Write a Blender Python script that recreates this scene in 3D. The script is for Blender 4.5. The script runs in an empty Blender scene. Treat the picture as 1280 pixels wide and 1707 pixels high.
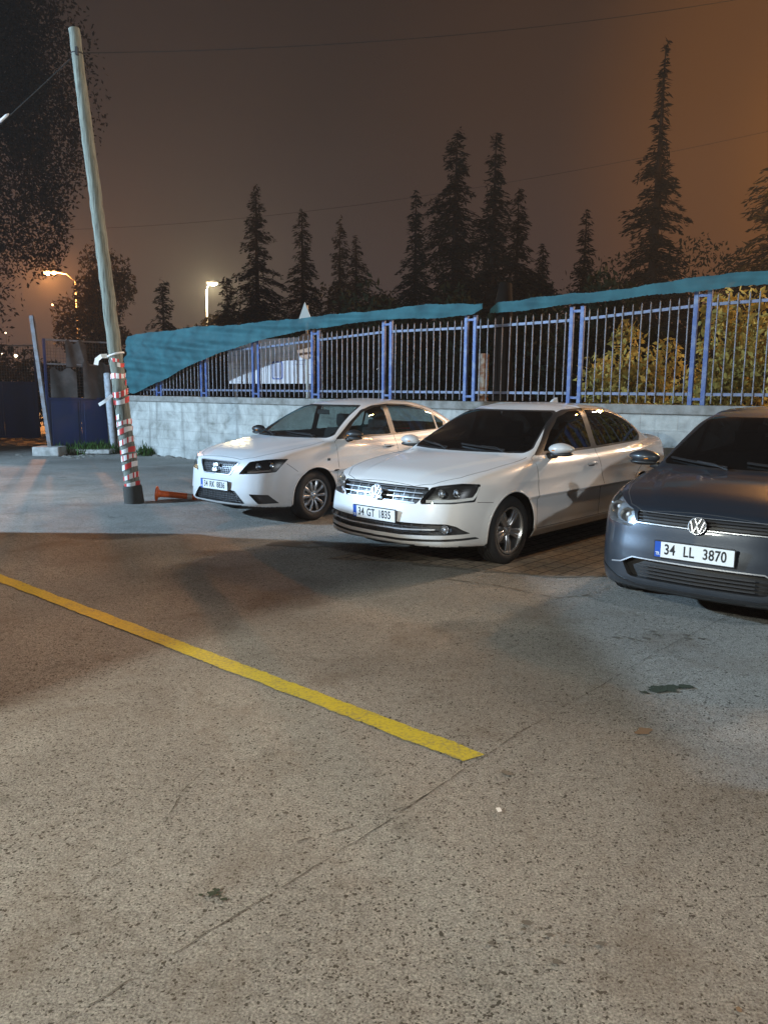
import bpy, bmesh, math, random
import numpy as np
from mathutils import Vector, Matrix
R=math.radians; PI=math.pi
SC=bpy.context.scene; COL=SC.collection
random.seed(7); rng=np.random.default_rng(7)

# ------------------------------------------------------------------ camera, world, light, exposure
cam=bpy.data.cameras.new('camera'); camo=bpy.data.objects.new('camera',cam); COL.objects.link(camo)
cam.sensor_fit='VERTICAL'; cam.sensor_height=24.0; cam.lens=24.0*1280.4/1707; cam.clip_end=2000; cam.clip_start=.05
camo.matrix_world=Matrix.Translation((0,0,1.565)) @ Matrix.Rotation(R(90-8.946),4,'X') @ Matrix.Rotation(R(.461),4,'Z')
SC.camera=camo
SC.view_settings.view_transform='Standard'; SC.view_settings.look='None'; SC.view_settings.exposure=0; SC.view_settings.gamma=1
cy=SC.cycles
try:
    cy.use_denoising=True; cy.denoiser='OPENIMAGEDENOISE'
except Exception: pass
cy.max_bounces=6; cy.diffuse_bounces=3; cy.glossy_bounces=3; cy.transmission_bounces=4; cy.transparent_max_bounces=16; cy.volume_bounces=0
cy.sample_clamp_indirect=6; cy.caustics_reflective=False; cy.caustics_refractive=False
cy.volume_step_rate=4; cy.volume_max_steps=64

W=bpy.data.worlds.new('World'); SC.world=W; W.use_nodes=True
nt=W.node_tree; nt.nodes.clear()
def N(t,typ,**k):
    n=t.nodes.new(typ)
    for a,b in k.items():
        if a in n.inputs.keys() if hasattr(n.inputs,'keys') else False: n.inputs[a].default_value=b
        else: setattr(n,a,b)
    return n
def ramp(t,stops,interp='LINEAR'):
    n=t.nodes.new('ShaderNodeValToRGB'); n.color_ramp.interpolation=interp
    e=n.color_ramp.elements
    while len(e)<len(stops): e.new(.5)
    for i,(p,c) in enumerate(stops):
        e[i].position=p; e[i].color=(*c,1) if len(c)==3 else c
    return n
def lk(t,a,b): t.links.new(a,b)
# light-polluted overcast night sky: darker overhead, paler at the horizon, sodium glow to the right
tc=N(nt,'ShaderNodeTexCoord'); sp=N(nt,'ShaderNodeSeparateXYZ'); lk(nt,tc.outputs['Generated'],sp.inputs[0])
rz=ramp(nt,[(0,(.010,.010,.010)),(.5,(.058,.043,.042)),(.56,(.050,.037,.037)),(.66,(.030,.021,.019)),(.8,(.014,.009,.007)),(1,(.009,.006,.005))])
mz=N(nt,'ShaderNodeMath',operation='MULTIPLY_ADD'); mz.inputs[1].default_value=.5; mz.inputs[2].default_value=.5
lk(nt,sp.outputs['Z'],mz.inputs[0]); lk(nt,mz.outputs[0],rz.inputs[0])
# sodium glow lobe
vd=N(nt,'ShaderNodeVectorMath',operation='DOT_PRODUCT'); nv=N(nt,'ShaderNodeVectorMath',operation='NORMALIZE'); lk(nt,tc.outputs['Generated'],nv.inputs[0]); lk(nt,nv.outputs[0],vd.inputs[0]); vd.inputs[1].default_value=(.60,.77,.24)
rg=ramp(nt,[(0,(0,0,0)),(.75,(0,0,0)),(.90,(.10,.10,.10)),(.965,(.5,.5,.5)),(1,(1,1,1))],'EASE')
lk(nt,vd.outputs['Value'],rg.inputs[0])
ad=N(nt,'ShaderNodeMix',data_type='RGBA'); lk(nt,rg.outputs[0],ad.inputs[0]); lk(nt,rz.outputs[0],ad.inputs[6]); ad.inputs[7].default_value=(.17,.058,.008,1)
nz=N(nt,'ShaderNodeTexNoise'); nz.inputs['Scale'].default_value=2.2; nz.inputs['Detail'].default_value=4; lk(nt,tc.outputs['Generated'],nz.inputs['Vector'])
mr=N(nt,'ShaderNodeMapRange'); mr.inputs['To Min'].default_value=.80; mr.inputs['To Max'].default_value=1.2; lk(nt,nz.outputs['Fac'],mr.inputs['Value'])
ms=N(nt,'ShaderNodeVectorMath',operation='SCALE'); lk(nt,ad.outputs[2],ms.inputs[0]); lk(nt,mr.outputs[0],ms.inputs['Scale'])
bg=N(nt,'ShaderNodeBackground'); bg.inputs['Strength'].default_value=1.0; lk(nt,ms.outputs[0],bg.inputs[0])
wo=N(nt,'ShaderNodeOutputWorld'); lk(nt,bg.outputs[0],wo.inputs[0])

def lamp(name,typ,loc,power,col,size=.15,target=None,spot=None,blend=.3):
    l=bpy.data.lights.new(name,typ); l.energy=power; l.color=col
    if typ in('POINT','SPOT'): l.shadow_soft_size=size
    if typ=='SPOT': l.spot_size=R(spot); l.spot_blend=blend
    o=bpy.data.objects.new(name,l); COL.objects.link(o); o.location=loc
    if target: o.rotation_euler=(Vector(target)-Vector(loc)).to_track_quat('-Z','Y').to_euler()
    return o
# cold floodlight across the yard on the left, sodium lamp behind the fence on the right, yard lamp and an added neutral fill behind the camera
LP=(-15.0,6.6,5.0)
lamp('cold_floodlight','SPOT',LP,17500,(.50,.74,1.0),.10,(-1,9.0,.5),112,.3)
lamp('sodium_street_lamp','SPOT',(17.0,20.0,9.6),14500,(1.0,.78,.60),.45,(-.5,5.,0),72,.35)
lamp('sodium_lamp','POINT',(9.2,12.6,6.4),950,(1.0,.45,.10),.15)
lamp('sodium_lamp','POINT',(9.4,16.0,6.0),1500,(1.0,.42,.09),.2)
lamp('neutral_fill_lamp','POINT',(6.5,-7.0,6.5),2500,(.92,.97,1.0),.15)  # unseen fill lamp, added to lift the car sides and shaded ground
FP=(-4.3,-.15,3.3)
lamp('yard_lamp','POINT',FP,1500,(.98,1.0,.89),.08)
def pchip(xs, ys):
    xs=np.array(xs,float); ys=np.array(ys,float); h=np.diff(xs); d=np.diff(ys)/h; m=np.zeros_like(xs)
    for i in range(1,len(xs)-1):
        if d[i-1]*d[i]>0:
            w1=2*h[i]+h[i-1]; w2=h[i]+2*h[i-1]; m[i]=(w1+w2)/(w1/d[i-1]+w2/d[i])
    m[0]=d[0]; m[-1]=d[-1]
    def f(x):
        x=np.asarray(x,float); i=np.clip(np.searchsorted(xs,x)-1,0,len(h)-1); t=(x-xs[i])/h[i]
        tc=np.clip(t,0,1); a=ys[i]; b=ys[i+1]; t2=tc*tc; t3=t2*tc
        v=(2*t3-3*t2+1)*a+(t3-2*t2+tc)*h[i]*m[i]+(-2*t3+3*t2)*b+(t3-t2)*h[i]*m[i+1]
        return v+np.where(t<0,t*h[i]*m[0],0)+np.where(t>1,(t-1)*h[i]*m[-1],0)
    def g(x): return (f(np.asarray(x)+.004)-f(np.asarray(x)-.004))/.008
    return f,g
def smax(a,b,k):
    h=np.clip(1-np.abs(a-b)/k,0,None); return np.maximum(a,b)+h*h*k*.25
def smin(a,b,k): return -smax(-a,-b,k)
def sstep(a,b,x):
    t=np.clip((x-a)/(b-a),0,1); return t*t*(3-2*t)
class Field:
    def __init__(s,S):
        s.S=S
        for k in ('deck','roof','front','rear','plan','sec','gw','bow','bot'):
            f,g=pchip(*S[k]); setattr(s,k,f); setattr(s,k+'_d',g)
    def f(s,P):
        S=s.S; x,y,z=P[...,0],np.abs(P[...,1]),P[...,2]
        hw=S['hw']
        # bonnet / belt plane / boot
        crn=S['crown']*(y/hw)**2
        cw=np.interp(x,[S['hoodx'][0],S['hoodx'][1]],[S['hoody'][0],S['hoody'][1]])
        ridge=S['ridge']*(1-sstep(cw-.05,cw+.05,y))*sstep(.05,.3,x)*(1-sstep(S['cowl']-.1,S['cowl']+.1,x))
        zt=s.deck(x)-crn+ridge
        ft=(z-zt)/np.sqrt(1+s.deck_d(x)**2)
        off=s.sec(z)
        for (zc0,zc1,amp,wd) in S['lines']:
            zc=zc0+(zc1-zc0)*(x/S['L'])
            off=off-amp*np.clip(1-np.abs(z-zc)/wd,0,1)**1.3*sstep(.7,1.3,x)*(1-sstep(S['L']-.5,S['L']-.15,x))
        ys=s.plan(x)-off
        # wheel arch flares
        for wx in S['wx']:
            r=np.sqrt((x-wx)**2+(z-S['wr'])**2); ys=ys+.014*np.exp(-((r-S['ar'])/.05)**2)*(r>S['ar']-.1)
        fs=(y-ys)/np.sqrt(1+s.plan_d(x)**2)
        ff=(s.front(z)+s.bow(y)-x)/np.sqrt(1+s.front_d(z)**2+s.bow_d(y)**2)
        fr=(x-(s.rear(z)-s.bow(y)*.8))/np.sqrt(1+s.rear_d(z)**2)
        fb=s.bot(x)-z
        low=smax(smax(fs,smax(ff,fr,.02),S.get('kc',.13)),ft,S.get('ks',.075)-.03*(1-sstep(.3,.7,x)))
        low=smax(low,fb,.05)
        xe=np.where(x<S['L']*.55, x-S['wsb']*y*y, x+S['rsb']*y*y)
        zr=s.roof(xe)-S['rcrown']*(y/.6)**2
        gt=(z-zr)/np.sqrt(1+s.roof_d(xe)**2)
        gs=(y-(s.gw(x)-S['tumble']*(z-.95)-.10*np.clip(z-1.2,0,1)**1.5))*.92
        g=smax(gt,gs,S.get('kr',.09))
        g=np.maximum(g,np.maximum(smax(ff,fr,.02),.6-z))
        return smin(low,g,S.get('kg',.035))
    def cast(s,O,D,tmax=8.,n=400,inside=False):
        """first crossing along rays; O,D (N,3)"""
        O=np.atleast_2d(np.asarray(O,float)); D=np.atleast_2d(np.asarray(D,float))
        t0=np.zeros(len(O)); hit=np.zeros(len(O),bool); lo=np.zeros(len(O)); hi=np.zeros(len(O))
        sg=-1 if inside else 1
        ts=np.linspace(0,tmax,n); prev=0.
        for t in ts[1:]:
            v=s.f(O+D*t)*sg
            new=(~hit)&(v<0); lo[new]=prev; hi[new]=t; hit|=new; prev=t
            if hit.all(): break
        for _ in range(22):
            m=(lo+hi)/2; v=s.f(O+D*m[:,None])*sg; neg=v<0
            hi=np.where(neg,m,hi); lo=np.where(neg,lo,m)
        P=O+D*((lo+hi)/2)[:,None]; P[~hit]=np.nan
        return P
    def nrm(s,P):
        P=np.atleast_2d(P); e=.004; g=np.zeros_like(P)
        for i in range(3):
            d=np.zeros(3); d[i]=e; g[:,i]=s.f(P+d)-s.f(P-d)
        return g/np.linalg.norm(g,axis=1)[:,None]
# ------------------------------------------------------------------ materials
MATS={}
def mat(name,col=(.5,.5,.5),rough=.5,metal=0,coat=0,spec=.5,emit=None,es=0,noise=None,bump=None,back=None):
    if name in MATS: return MATS[name]
    m=bpy.data.materials.new(name); m.use_nodes=True; t=m.node_tree; b=t.nodes['Principled BSDF']
    b.inputs['Base Color'].default_value=(*col,1); b.inputs['Roughness'].default_value=rough; b.inputs['Metallic'].default_value=metal
    b.inputs['Coat Weight'].default_value=coat; b.inputs['Coat Roughness'].default_value=.06; b.inputs['Specular IOR Level'].default_value=spec
    if emit: b.inputs['Emission Color'].default_value=(*emit,1); b.inputs['Emission Strength'].default_value=es
    if noise or bump:
        co=N(t,'ShaderNodeTexCoord')
    if noise:   # (scale, col2, lo, hi)
        sc,c2,lo,hi=noise; n=N(t,'ShaderNodeTexNoise'); n.inputs['Scale'].default_value=sc; n.inputs['Detail'].default_value=6; n.inputs['Roughness'].default_value=.6
        lk(t,co.outputs['Object'],n.inputs['Vector']); r=ramp(t,[(lo,col),(hi,c2)]); lk(t,n.outputs['Fac'],r.inputs[0]); lk(t,r.outputs[0],b.inputs['Base Color'])
    if bump:
        sc,st=bump; n=N(t,'ShaderNodeTexNoise'); n.inputs['Scale'].default_value=sc; n.inputs['Detail'].default_value=5
        lk(t,co.outputs['Object'],n.inputs['Vector']); bp=N(t,'ShaderNodeBump'); bp.inputs['Strength'].default_value=st; bp.inputs['Distance'].default_value=.01
        lk(t,n.outputs['Fac'],bp.inputs['Height']); lk(t,bp.outputs[0],b.inputs['Normal'])
    if back:
        d=N(t,'ShaderNodeBsdfDiffuse'); d.inputs['Color'].default_value=(*back,1); g=N(t,'ShaderNodeNewGeometry'); mx=N(t,'ShaderNodeMixShader')
        lk(t,g.outputs['Backfacing'],mx.inputs[0]); lk(t,b.outputs[0],mx.inputs[1]); lk(t,d.outputs[0],mx.inputs[2]); lk(t,mx.outputs[0],t.nodes['Material Output'].inputs[0])
    MATS[name]=m; return m
def glass(name,tint,refl=1.0,rough=.0,dust=.02):
    m=bpy.data.materials.new(name); m.use_nodes=True; t=m.node_tree; t.nodes.clear()
    tr=N(t,'ShaderNodeBsdfTransparent'); tr.inputs[0].default_value=(*tint,1)
    gl=N(t,'ShaderNodeBsdfGlossy'); gl.inputs['Roughness'].default_value=max(rough,.02); gl.inputs[0].default_value=(.95,.95,.95,1)
    fr=N(t,'ShaderNodeFresnel'); ge=N(t,'ShaderNodeNewGeometry'); io=N(t,'ShaderNodeMapRange'); io.inputs['To Min'].default_value=1.5; io.inputs['To Max'].default_value=1/1.5; lk(t,ge.outputs['Backfacing'],io.inputs['Value']); lk(t,io.outputs[0],fr.inputs[0])
    mm=N(t,'ShaderNodeMath',operation='MULTIPLY'); mm.inputs[1].default_value=refl; lk(t,fr.outputs[0],mm.inputs[0])
    # dust film
    df=N(t,'ShaderNodeBsdfDiffuse'); df.inputs[0].default_value=(.4,.4,.4,1)
    m1=N(t,'ShaderNodeMixShader'); m1.inputs[0].default_value=dust; lk(t,tr.outputs[0],m1.inputs[1]); lk(t,df.outputs[0],m1.inputs[2])
    mx=N(t,'ShaderNodeMixShader'); lk(t,mm.outputs[0],mx.inputs[0]); lk(t,m1.outputs[0],mx.inputs[1]); lk(t,gl.outputs[0],mx.inputs[2])
    o=N(t,'ShaderNodeOutputMaterial'); lk(t,mx.outputs[0],o.inputs[0]); MATS[name]=m; return m
def paint(name,col,metal=0,rough=.32,dirt=(.30,.26,.20),damt=.5):
    m=bpy.data.materials.new(name); m.use_nodes=True; t=m.node_tree; b=t.nodes['Principled BSDF']
    co=N(t,'ShaderNodeTexCoord'); n=N(t,'ShaderNodeTexNoise'); n.inputs['Scale'].default_value=5; n.inputs['Detail'].default_value=8; n.inputs['Roughness'].default_value=.7
    lk(t,co.outputs['Object'],n.inputs['Vector'])
    n2=N(t,'ShaderNodeTexNoise'); n2.inputs['Scale'].default_value=130; n2.inputs['Detail'].default_value=3; lk(t,co.outputs['Object'],n2.inputs['Vector'])
    sx=N(t,'ShaderNodeSeparateXYZ'); lk(t,co.outputs['Object'],sx.inputs[0])
    # road film grows towards the sills
    hz=N(t,'ShaderNodeMapRange'); hz.inputs['From Min'].default_value=.55; hz.inputs['From Max'].default_value=.15; lk(t,sx.outputs['Z'],hz.inputs['Value'])
    a=N(t,'ShaderNodeMath',operation='MULTIPLY'); lk(t,hz.outputs[0],a.inputs[0]); lk(t,n.outputs['Fac'],a.inputs[1])
    dr=N(t,'ShaderNodeMath',operation='MULTIPLY_ADD'); dr.inputs[1].default_value=damt; dr.inputs[2].default_value=.03; lk(t,a.outputs[0],dr.inputs[0])
    mx=N(t,'ShaderNodeMix',data_type='RGBA'); mx.inputs[6].default_value=(*col,1); mx.inputs[7].default_value=(*dirt,1); lk(t,dr.outputs[0],mx.inputs[0]); lk(t,mx.outputs[2],b.inputs['Base Color'])
    rr=N(t,'ShaderNodeMapRange'); rr.inputs['From Min'].default_value=.35; rr.inputs['From Max'].default_value=.7; rr.inputs['To Min'].default_value=rough; rr.inputs['To Max'].default_value=rough+.06; lk(t,n2.outputs['Fac'],rr.inputs['Value'])
    lk(t,rr.outputs[0],b.inputs['Roughness']); b.inputs['Metallic'].default_value=metal; b.inputs['Coat Weight'].default_value=.7; b.inputs['Coat Roughness'].default_value=.07
    d=N(t,'ShaderNodeBsdfDiffuse'); d.inputs['Color'].default_value=(.03,.03,.03,1); g=N(t,'ShaderNodeNewGeometry'); ms=N(t,'ShaderNodeMixShader')
    lk(t,g.outputs['Backfacing'],ms.inputs[0]); lk(t,b.outputs[0],ms.inputs[1]); lk(t,d.outputs[0],ms.inputs[2]); lk(t,ms.outputs[0],t.nodes['Material Output'].inputs[0])
    MATS[name]=m; return m
M=MATS
paint('white_paint',(.74,.74,.74),dirt=(.22,.19,.15),damt=.8); paint('grey_paint',(.022,.031,.045),metal=.38,rough=.38,dirt=(.12,.11,.09),damt=.35)
glass('clear_glass',(.48,.54,.53)); glass('tinted_glass',(.16,.15,.15)); glass('dark_glass',(.10,.10,.10),dust=.008); glass('lens_glass',(.92,.94,.95),.6,dust=.006)
mat('black_plastic',(.018,.018,.019),.45); mat('rubber',(.012,.012,.012),.75,bump=(60,.2)); mat('chrome',(.88,.89,.91),.16,.9); mat('satin',(.5,.5,.51),.3,1)
mat('alloy',(.60,.60,.60),.28,.9); mat('dark_alloy',(.10,.10,.105),.35,.8); mat('reflector',(.80,.81,.83),.28,1); mat('lamp_bezel',(.05,.05,.052),.35,.3); mat('head_bezel',(.045,.045,.047),.3,.5); mat('badge',(.50,.51,.53),.35,.75); mat('panel_gap',(.05,.05,.05),.9); mat('white_plastic',(.78,.78,.78),.25); mat('pale_bezel',(.45,.47,.50),.3,.7)
mat('underbody',(.010,.010,.010),.9); mat('cloth',(.035,.035,.037),.9,bump=(200,.2)); mat('dash',(.02,.02,.021),.6); mat('tail_red',(.35,.01,.008),.15); mat('bulb',(.9,.9,.92),.1)
mat('plate_white',(.78,.79,.78),.4); mat('plate_blue',(.01,.08,.42),.4); mat('ink',(.012,.012,.013),.5); mat('brake',(.25,.24,.23),.4,.9); mat('amber',(.7,.22,.03),.2); mat('sticker',(.25,.55,.55),.5)
# ------------------------------------------------------------------ mesh helpers
def link(name,me,m=None,parent=None,smooth=True):
    o=bpy.data.objects.new(name,me); COL.objects.link(o)
    if m: me.materials.append(M[m] if isinstance(m,str) else m)
    if parent: o.parent=parent
    return o
def bmo(name,bm,m=None,parent=None,smooth=False,ang=None):
    me=bpy.data.meshes.new(name); bm.to_mesh(me); bm.free()
    if smooth:
        me.polygons.foreach_set('use_smooth',[True]*len(me.polygons))
        if ang: me.set_sharp_from_angle(angle=R(ang))
    return link(name,me,m,parent)
def tag(o,label=None,cat=None,group=None,kind=None):
    for k,v in(('label',label),('category',cat),('group',group),('kind',kind)):
        if v: o[k]=v
    return o
def empty(name,loc,rz=0,**k):
    o=bpy.data.objects.new(name,None); COL.objects.link(o); o.location=loc; o.rotation_euler=(0,0,rz); o.empty_display_size=.2; return tag(o,**k)
def box(bm,c,s,rot=None,bev=0,seg=2):
    """box centred c, size s, optional rotation matrix"""
    r=bmesh.ops.create_cube(bm,size=1); vs=r['verts']
    bmesh.ops.scale(bm,vec=s,verts=vs)
    if bev:
        es=list({e for v in vs for e in v.link_edges}); q=bmesh.ops.bevel(bm,geom=es,offset=bev,segments=seg,affect='EDGES',profile=.5)
        vs=list({v for f in q['faces'] for v in f.verts}|{v for v in vs if v.is_valid})
        vs=list({v for v in bm.verts if v in set(vs)})
    if rot is not None: bmesh.ops.rotate(bm,matrix=rot,verts=vs,cent=(0,0,0))
    bmesh.ops.translate(bm,vec=c,verts=vs); return vs
def tube(bm,pts,rad,n=8,caps=True):
    pts=[Vector(p) for p in pts]; rs=rad if isinstance(rad,(list,tuple)) else [rad]*len(pts); rings=[]; up=None
    for i,p in enumerate(pts):
        d=(pts[min(i+1,len(pts)-1)]-pts[max(i-1,0)]).normalized()
        if up is None: up=d.orthogonal().normalized()
        up=(up-d*up.dot(d)); up=up.normalized() if up.length>1e-6 else d.orthogonal().normalized(); s=d.cross(up)
        rings.append([bm.verts.new(p+(up*math.cos(2*PI*k/n)+s*math.sin(2*PI*k/n))*rs[i]) for k in range(n)])
    for a,b in zip(rings,rings[1:]):
        for k in range(n): bm.faces.new((a[k],a[(k+1)%n],b[(k+1)%n],b[k]))
    if caps: bm.faces.new(rings[0][::-1]); bm.faces.new(rings[-1])
def bar(bm,p,q,w,h,up=(0,0,1)):
    """rectangular bar from p to q, width w sideways and h along up"""
    p,q=Vector(p),Vector(q); d=(q-p).normalized(); u=Vector(up); u=(u-d*u.dot(d)).normalized(); s=d.cross(u)
    v=[[bm.verts.new(o+s*a*w/2+u*b*h/2) for a,b in((-1,-1),(1,-1),(1,1),(-1,1))] for o in(p,q)]
    for k in range(4): bm.faces.new((v[0][k],v[0][(k+1)%4],v[1][(k+1)%4],v[1][k]))
    bm.faces.new(v[0][::-1]); bm.faces.new(v[1])
def lathe(bm,prof,n=48,axis='y',c=(0,0,0),close=False):
    rings=[]
    for r,a in prof:
        ring=[]
        for k in range(n):
            t=2*PI*k/n; u,v=r*math.cos(t),r*math.sin(t)
            p={'y':(u,a,v),'z':(u,v,a),'x':(a,u,v)}[axis]; ring.append(bm.verts.new(Vector(p)+Vector(c)))
        rings.append(ring)
    rr=list(zip(rings,rings[1:]))+([(rings[-1],rings[0])] if close else [])
    for a,b in rr:
        for k in range(n): bm.faces.new((a[k],a[(k+1)%n],b[(k+1)%n],b[k]))
    bmesh.ops.recalc_face_normals(bm,faces=bm.faces[:])
    return rings
def strip(bm,pts,nrm,w,h,lift=0.,closed=False):
    """ribbon of box section following pts on a surface with normals nrm"""
    pts=[Vector(p) for p in pts]; nrm=[Vector(n) for n in nrm]; n=len(pts); rg=[]
    for i in range(n):
        a=pts[(i-1)%n] if closed or i>0 else pts[i]; b=pts[(i+1)%n] if closed or i<n-1 else pts[i]
        d=(b-a).normalized(); s=d.cross(nrm[i]).normalized()
        rg.append([bm.verts.new(pts[i]+s*x*w/2+nrm[i]*(lift+y*h)) for x,y in((-1,-.3),(1,-.3),(1,1),(-1,1))])
    pr=list(zip(rg,rg[1:]))+([(rg[-1],rg[0])] if closed else [])
    for a,b in pr:
        for k in range(4): bm.faces.new((a[k],b[k],b[(k+1)%4],a[(k+1)%4]))
    if not closed: bm.faces.new(rg[0]); bm.faces.new(rg[-1][::-1])
def prism(bm,poly,h,fn):
    """extrude 2-D polygon by h; fn maps (u,v,w) to 3-D"""
    a=[bm.verts.new(fn(u,v,0)) for u,v in poly]; b=[bm.verts.new(fn(u,v,h)) for u,v in poly]
    bm.faces.new(a[::-1]); bm.faces.new(b); n=len(a)
    for k in range(n): bm.faces.new((a[k],a[(k+1)%n],b[(k+1)%n],b[k]))
def densify(p,step,closed=False):
    out=[]; n=len(p); m=n if closed else n-1
    for i in range(m):
        a=np.array(p[i],float); b=np.array(p[(i+1)%n],float); k=max(1,int(np.linalg.norm(b-a)/step))
        for j in range(k): out.append(tuple(a+(b-a)*j/k))
    if not closed: out.append(tuple(p[-1]))
    return out
def rounded(p,r,k=3):
    """round polygon corners with fillets"""
    out=[]; n=len(p)
    for i in range(n):
        a,b,c=[np.array(p[j%n],float) for j in(i-1,i,i+1)]; rr=r[i] if isinstance(r,(list,tuple)) else r
        if rr<=0: out.append(tuple(b)); continue
        u=a-b; v=c-b; lu=np.linalg.norm(u); lv=np.linalg.norm(v); q=min(rr,.45*lu,.45*lv); s=b+u/lu*q; e=b+v/lv*q
        for j in range(k+1):
            t=j/k; out.append(tuple((1-t)**2*s+2*t*(1-t)*b+t*t*e))
    return out
def inside(poly,x,y):
    c=False; n=len(poly); j=n-1
    for i in range(n):
        xi,yi=poly[i]; xj,yj=poly[j]
        if (yi>y)!=(yj>y) and x<(xj-xi)*(y-yi)/(yj-yi)+xi: c=not c
        j=i
    return c
def inset(poly,d):
    """inset closed polygon by d towards its inside"""
    n=len(poly); P=[np.array(p,float) for p in poly]; A=sum(P[i][0]*P[(i+1)%n][1]-P[(i+1)%n][0]*P[i][1] for i in range(n)); sg=1 if A>0 else -1
    out=[]
    for i in range(n):
        a,b,c=P[i-1],P[i],P[(i+1)%n]; e1=b-a; e2=c-b
        e1=e1/(np.linalg.norm(e1)+1e-9); e2=e2/(np.linalg.norm(e2)+1e-9); n1=np.array([-e1[1],e1[0]])*sg; n2=np.array([-e2[1],e2[0]])*sg
        m=n1+n2; m=m/(np.linalg.norm(m)+1e-9); k=max(.5,float(m@n1)); out.append(tuple(b+m*d/k))
    return out
# ------------------------------------------------------------------ cars
def car_grid(F):
    S=F.S; L,hw=S['L'],S['hw']; z0,z1=.18,1.1; nx,ny,nz=int(L/.022),int(2*hw/.024),int((z1-z0)/.022)
    X=np.linspace(0,L,nx+1); Y=np.linspace(-hw,hw,ny+1); Z=np.linspace(z0,z1,nz+1); idx={}; P=[]
    def vid(i,j,k):
        q=(i,j,k)
        if q not in idx: idx[q]=len(P); P.append((X[i],Y[j],Z[k]))
        return idx[q]
    fs=[]
    for i in range(nx):
        for j in range(ny):
            for k in(0,nz): fs.append((vid(i,j,k),vid(i+1,j,k),vid(i+1,j+1,k),vid(i,j+1,k)))
        for k in range(nz):
            for j in(0,ny): fs.append((vid(i,j,k),vid(i+1,j,k),vid(i+1,j,k+1),vid(i,j,k+1)))
    for j in range(ny):
        for k in range(nz):
            for i in(0,nx): fs.append((vid(i,j,k),vid(i,j+1,k),vid(i,j+1,k+1),vid(i,j,k+1)))
    B=np.array(P); O=B.copy(); O[:,0]=np.clip(B[:,0],.62,L-.62); O[:,1]=0; O[:,2]=.52
    D=B-O; D/=np.linalg.norm(D,axis=1)[:,None]
    V=F.cast(O,D,2.2,160,inside=True); bad=np.isnan(V[:,0]); V[bad]=B[bad]
    bm=bmesh.new(); vs=[bm.verts.new(p) for p in V]; Nn=F.nrm(V)
    for f in fs:
        a,b,c,d=[V[i] for i in f]; n=np.cross(c-a,d-b)
        bm.faces.new([vs[i] for i in (f if n@Nn[f[0]]>0 else f[::-1])])
    bm.normal_update(); return bm
class Imprint:
    def __init__(s,bm): s.bm=bm; s.names=[None]
    def rid(s,name):
        if name not in s.names: s.names.append(name)
        return s.names.index(name)
    def cut(s,name,poly,d,a,b,thr=.08,test=None):
        """imprint the closed 2-D polygon (coordinates along a and b, seen along -d) and give the faces inside the region name"""
        bm=s.bm; d,a,b=Vector(d),Vector(a),Vector(b); us=[p[0] for p in poly]; vs=[p[1] for p in poly]; e=.03
        u0,u1,v0,v1=min(us)-e,max(us)+e,min(vs)-e,max(vs)+e; cand=set()
        for f in bm.faces:
            if f.normal.dot(d)>thr:
                c=f.verts[0].co
                if u0<c.dot(a)<u1 and v0<c.dot(b)<v1 and (test is None or test(c)): cand.add(f)
        n=len(poly)
        for i in range(n):
            p,q=poly[i],poly[(i+1)%n]; du,dv=q[0]-p[0],q[1]-p[1]; L=math.hypot(du,dv)
            if L<1e-6: continue
            pn=(a*(-dv)+b*du).normalized(); pc=a*p[0]+b*p[1]; g=.004
            # plane point has to lie on the plane for any depth: pn is orthogonal to d
            lu,hu,lv,hv=min(p[0],q[0])-g,max(p[0],q[0])+g,min(p[1],q[1])-g,max(p[1],q[1])+g; sel=[]
            for f in cand:
                fu=[x.co.dot(a) for x in f.verts]
                if max(fu)<lu or min(fu)>hu: continue
                fv=[x.co.dot(b) for x in f.verts]
                if max(fv)<lv or min(fv)>hv: continue
                sel.append(f)
            if not sel: continue
            geom=list(set(sel)|{x for f in sel for x in f.edges}|{x for f in sel for x in f.verts})
            r=bmesh.ops.bisect_plane(bm,geom=geom,dist=1e-5,plane_co=pc,plane_no=pn)
            cand={f for f in cand if f.is_valid}|{x for x in r['geom'] if isinstance(x,bmesh.types.BMFace) and x.is_valid}
        k=s.rid(name) if name else 0
        for f in cand:
            c=f.calc_center_median()
            if inside(poly,c.dot(a),c.dot(b)): f.material_index=k
        bm.normal_update()
def region(imp,F,names,inv=False):
    """vertices, faces of the faces of the named regions"""
    ids={imp.names.index(n) for n in names if n in imp.names or n is None}; mp={}; V=[]; Fs=[]
    for f in imp.bm.faces:
        if f.material_index in ids:
            q=[]
            for v in f.verts:
                if v.index not in mp: mp[v.index]=len(V); V.append(tuple(v.co))
                q.append(mp[v.index])
            Fs.append(q)
    return V,Fs
def region_obj(imp,F,names,oname,m,parent,off=0.):
    V,Fs=region(imp,F,names)
    if not V: return None
    A=np.array(V); Nn=F.nrm(A); A=A+Nn*off
    me=bpy.data.meshes.new(oname); me.from_pydata(A.tolist(),[],Fs); me.update()
    me.polygons.foreach_set('use_smooth',[True]*len(me.polygons)); me.normals_split_custom_set_from_vertices([tuple(n) for n in Nn])
    return link(oname,me,m,parent)
def bowl(imp,F,names,oname,m,parent,vec):
    """sink a region by vec, with side walls"""
    V,Fs=region(imp,F,names)
    if not V: return None
    bm=bmesh.new(); vs=[bm.verts.new(p) for p in V]
    for f in Fs:
        try: bm.faces.new([vs[i] for i in f])
        except ValueError: pass
    old=bm.faces[:]; r=bmesh.ops.extrude_face_region(bm,geom=old); nv=[x for x in r['geom'] if isinstance(x,bmesh.types.BMVert)]
    bmesh.ops.delete(bm,geom=[f for f in old if f.is_valid],context='FACES_ONLY')
    bmesh.ops.translate(bm,vec=vec,verts=nv)
    return bmo(oname,bm,m,parent)
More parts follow.
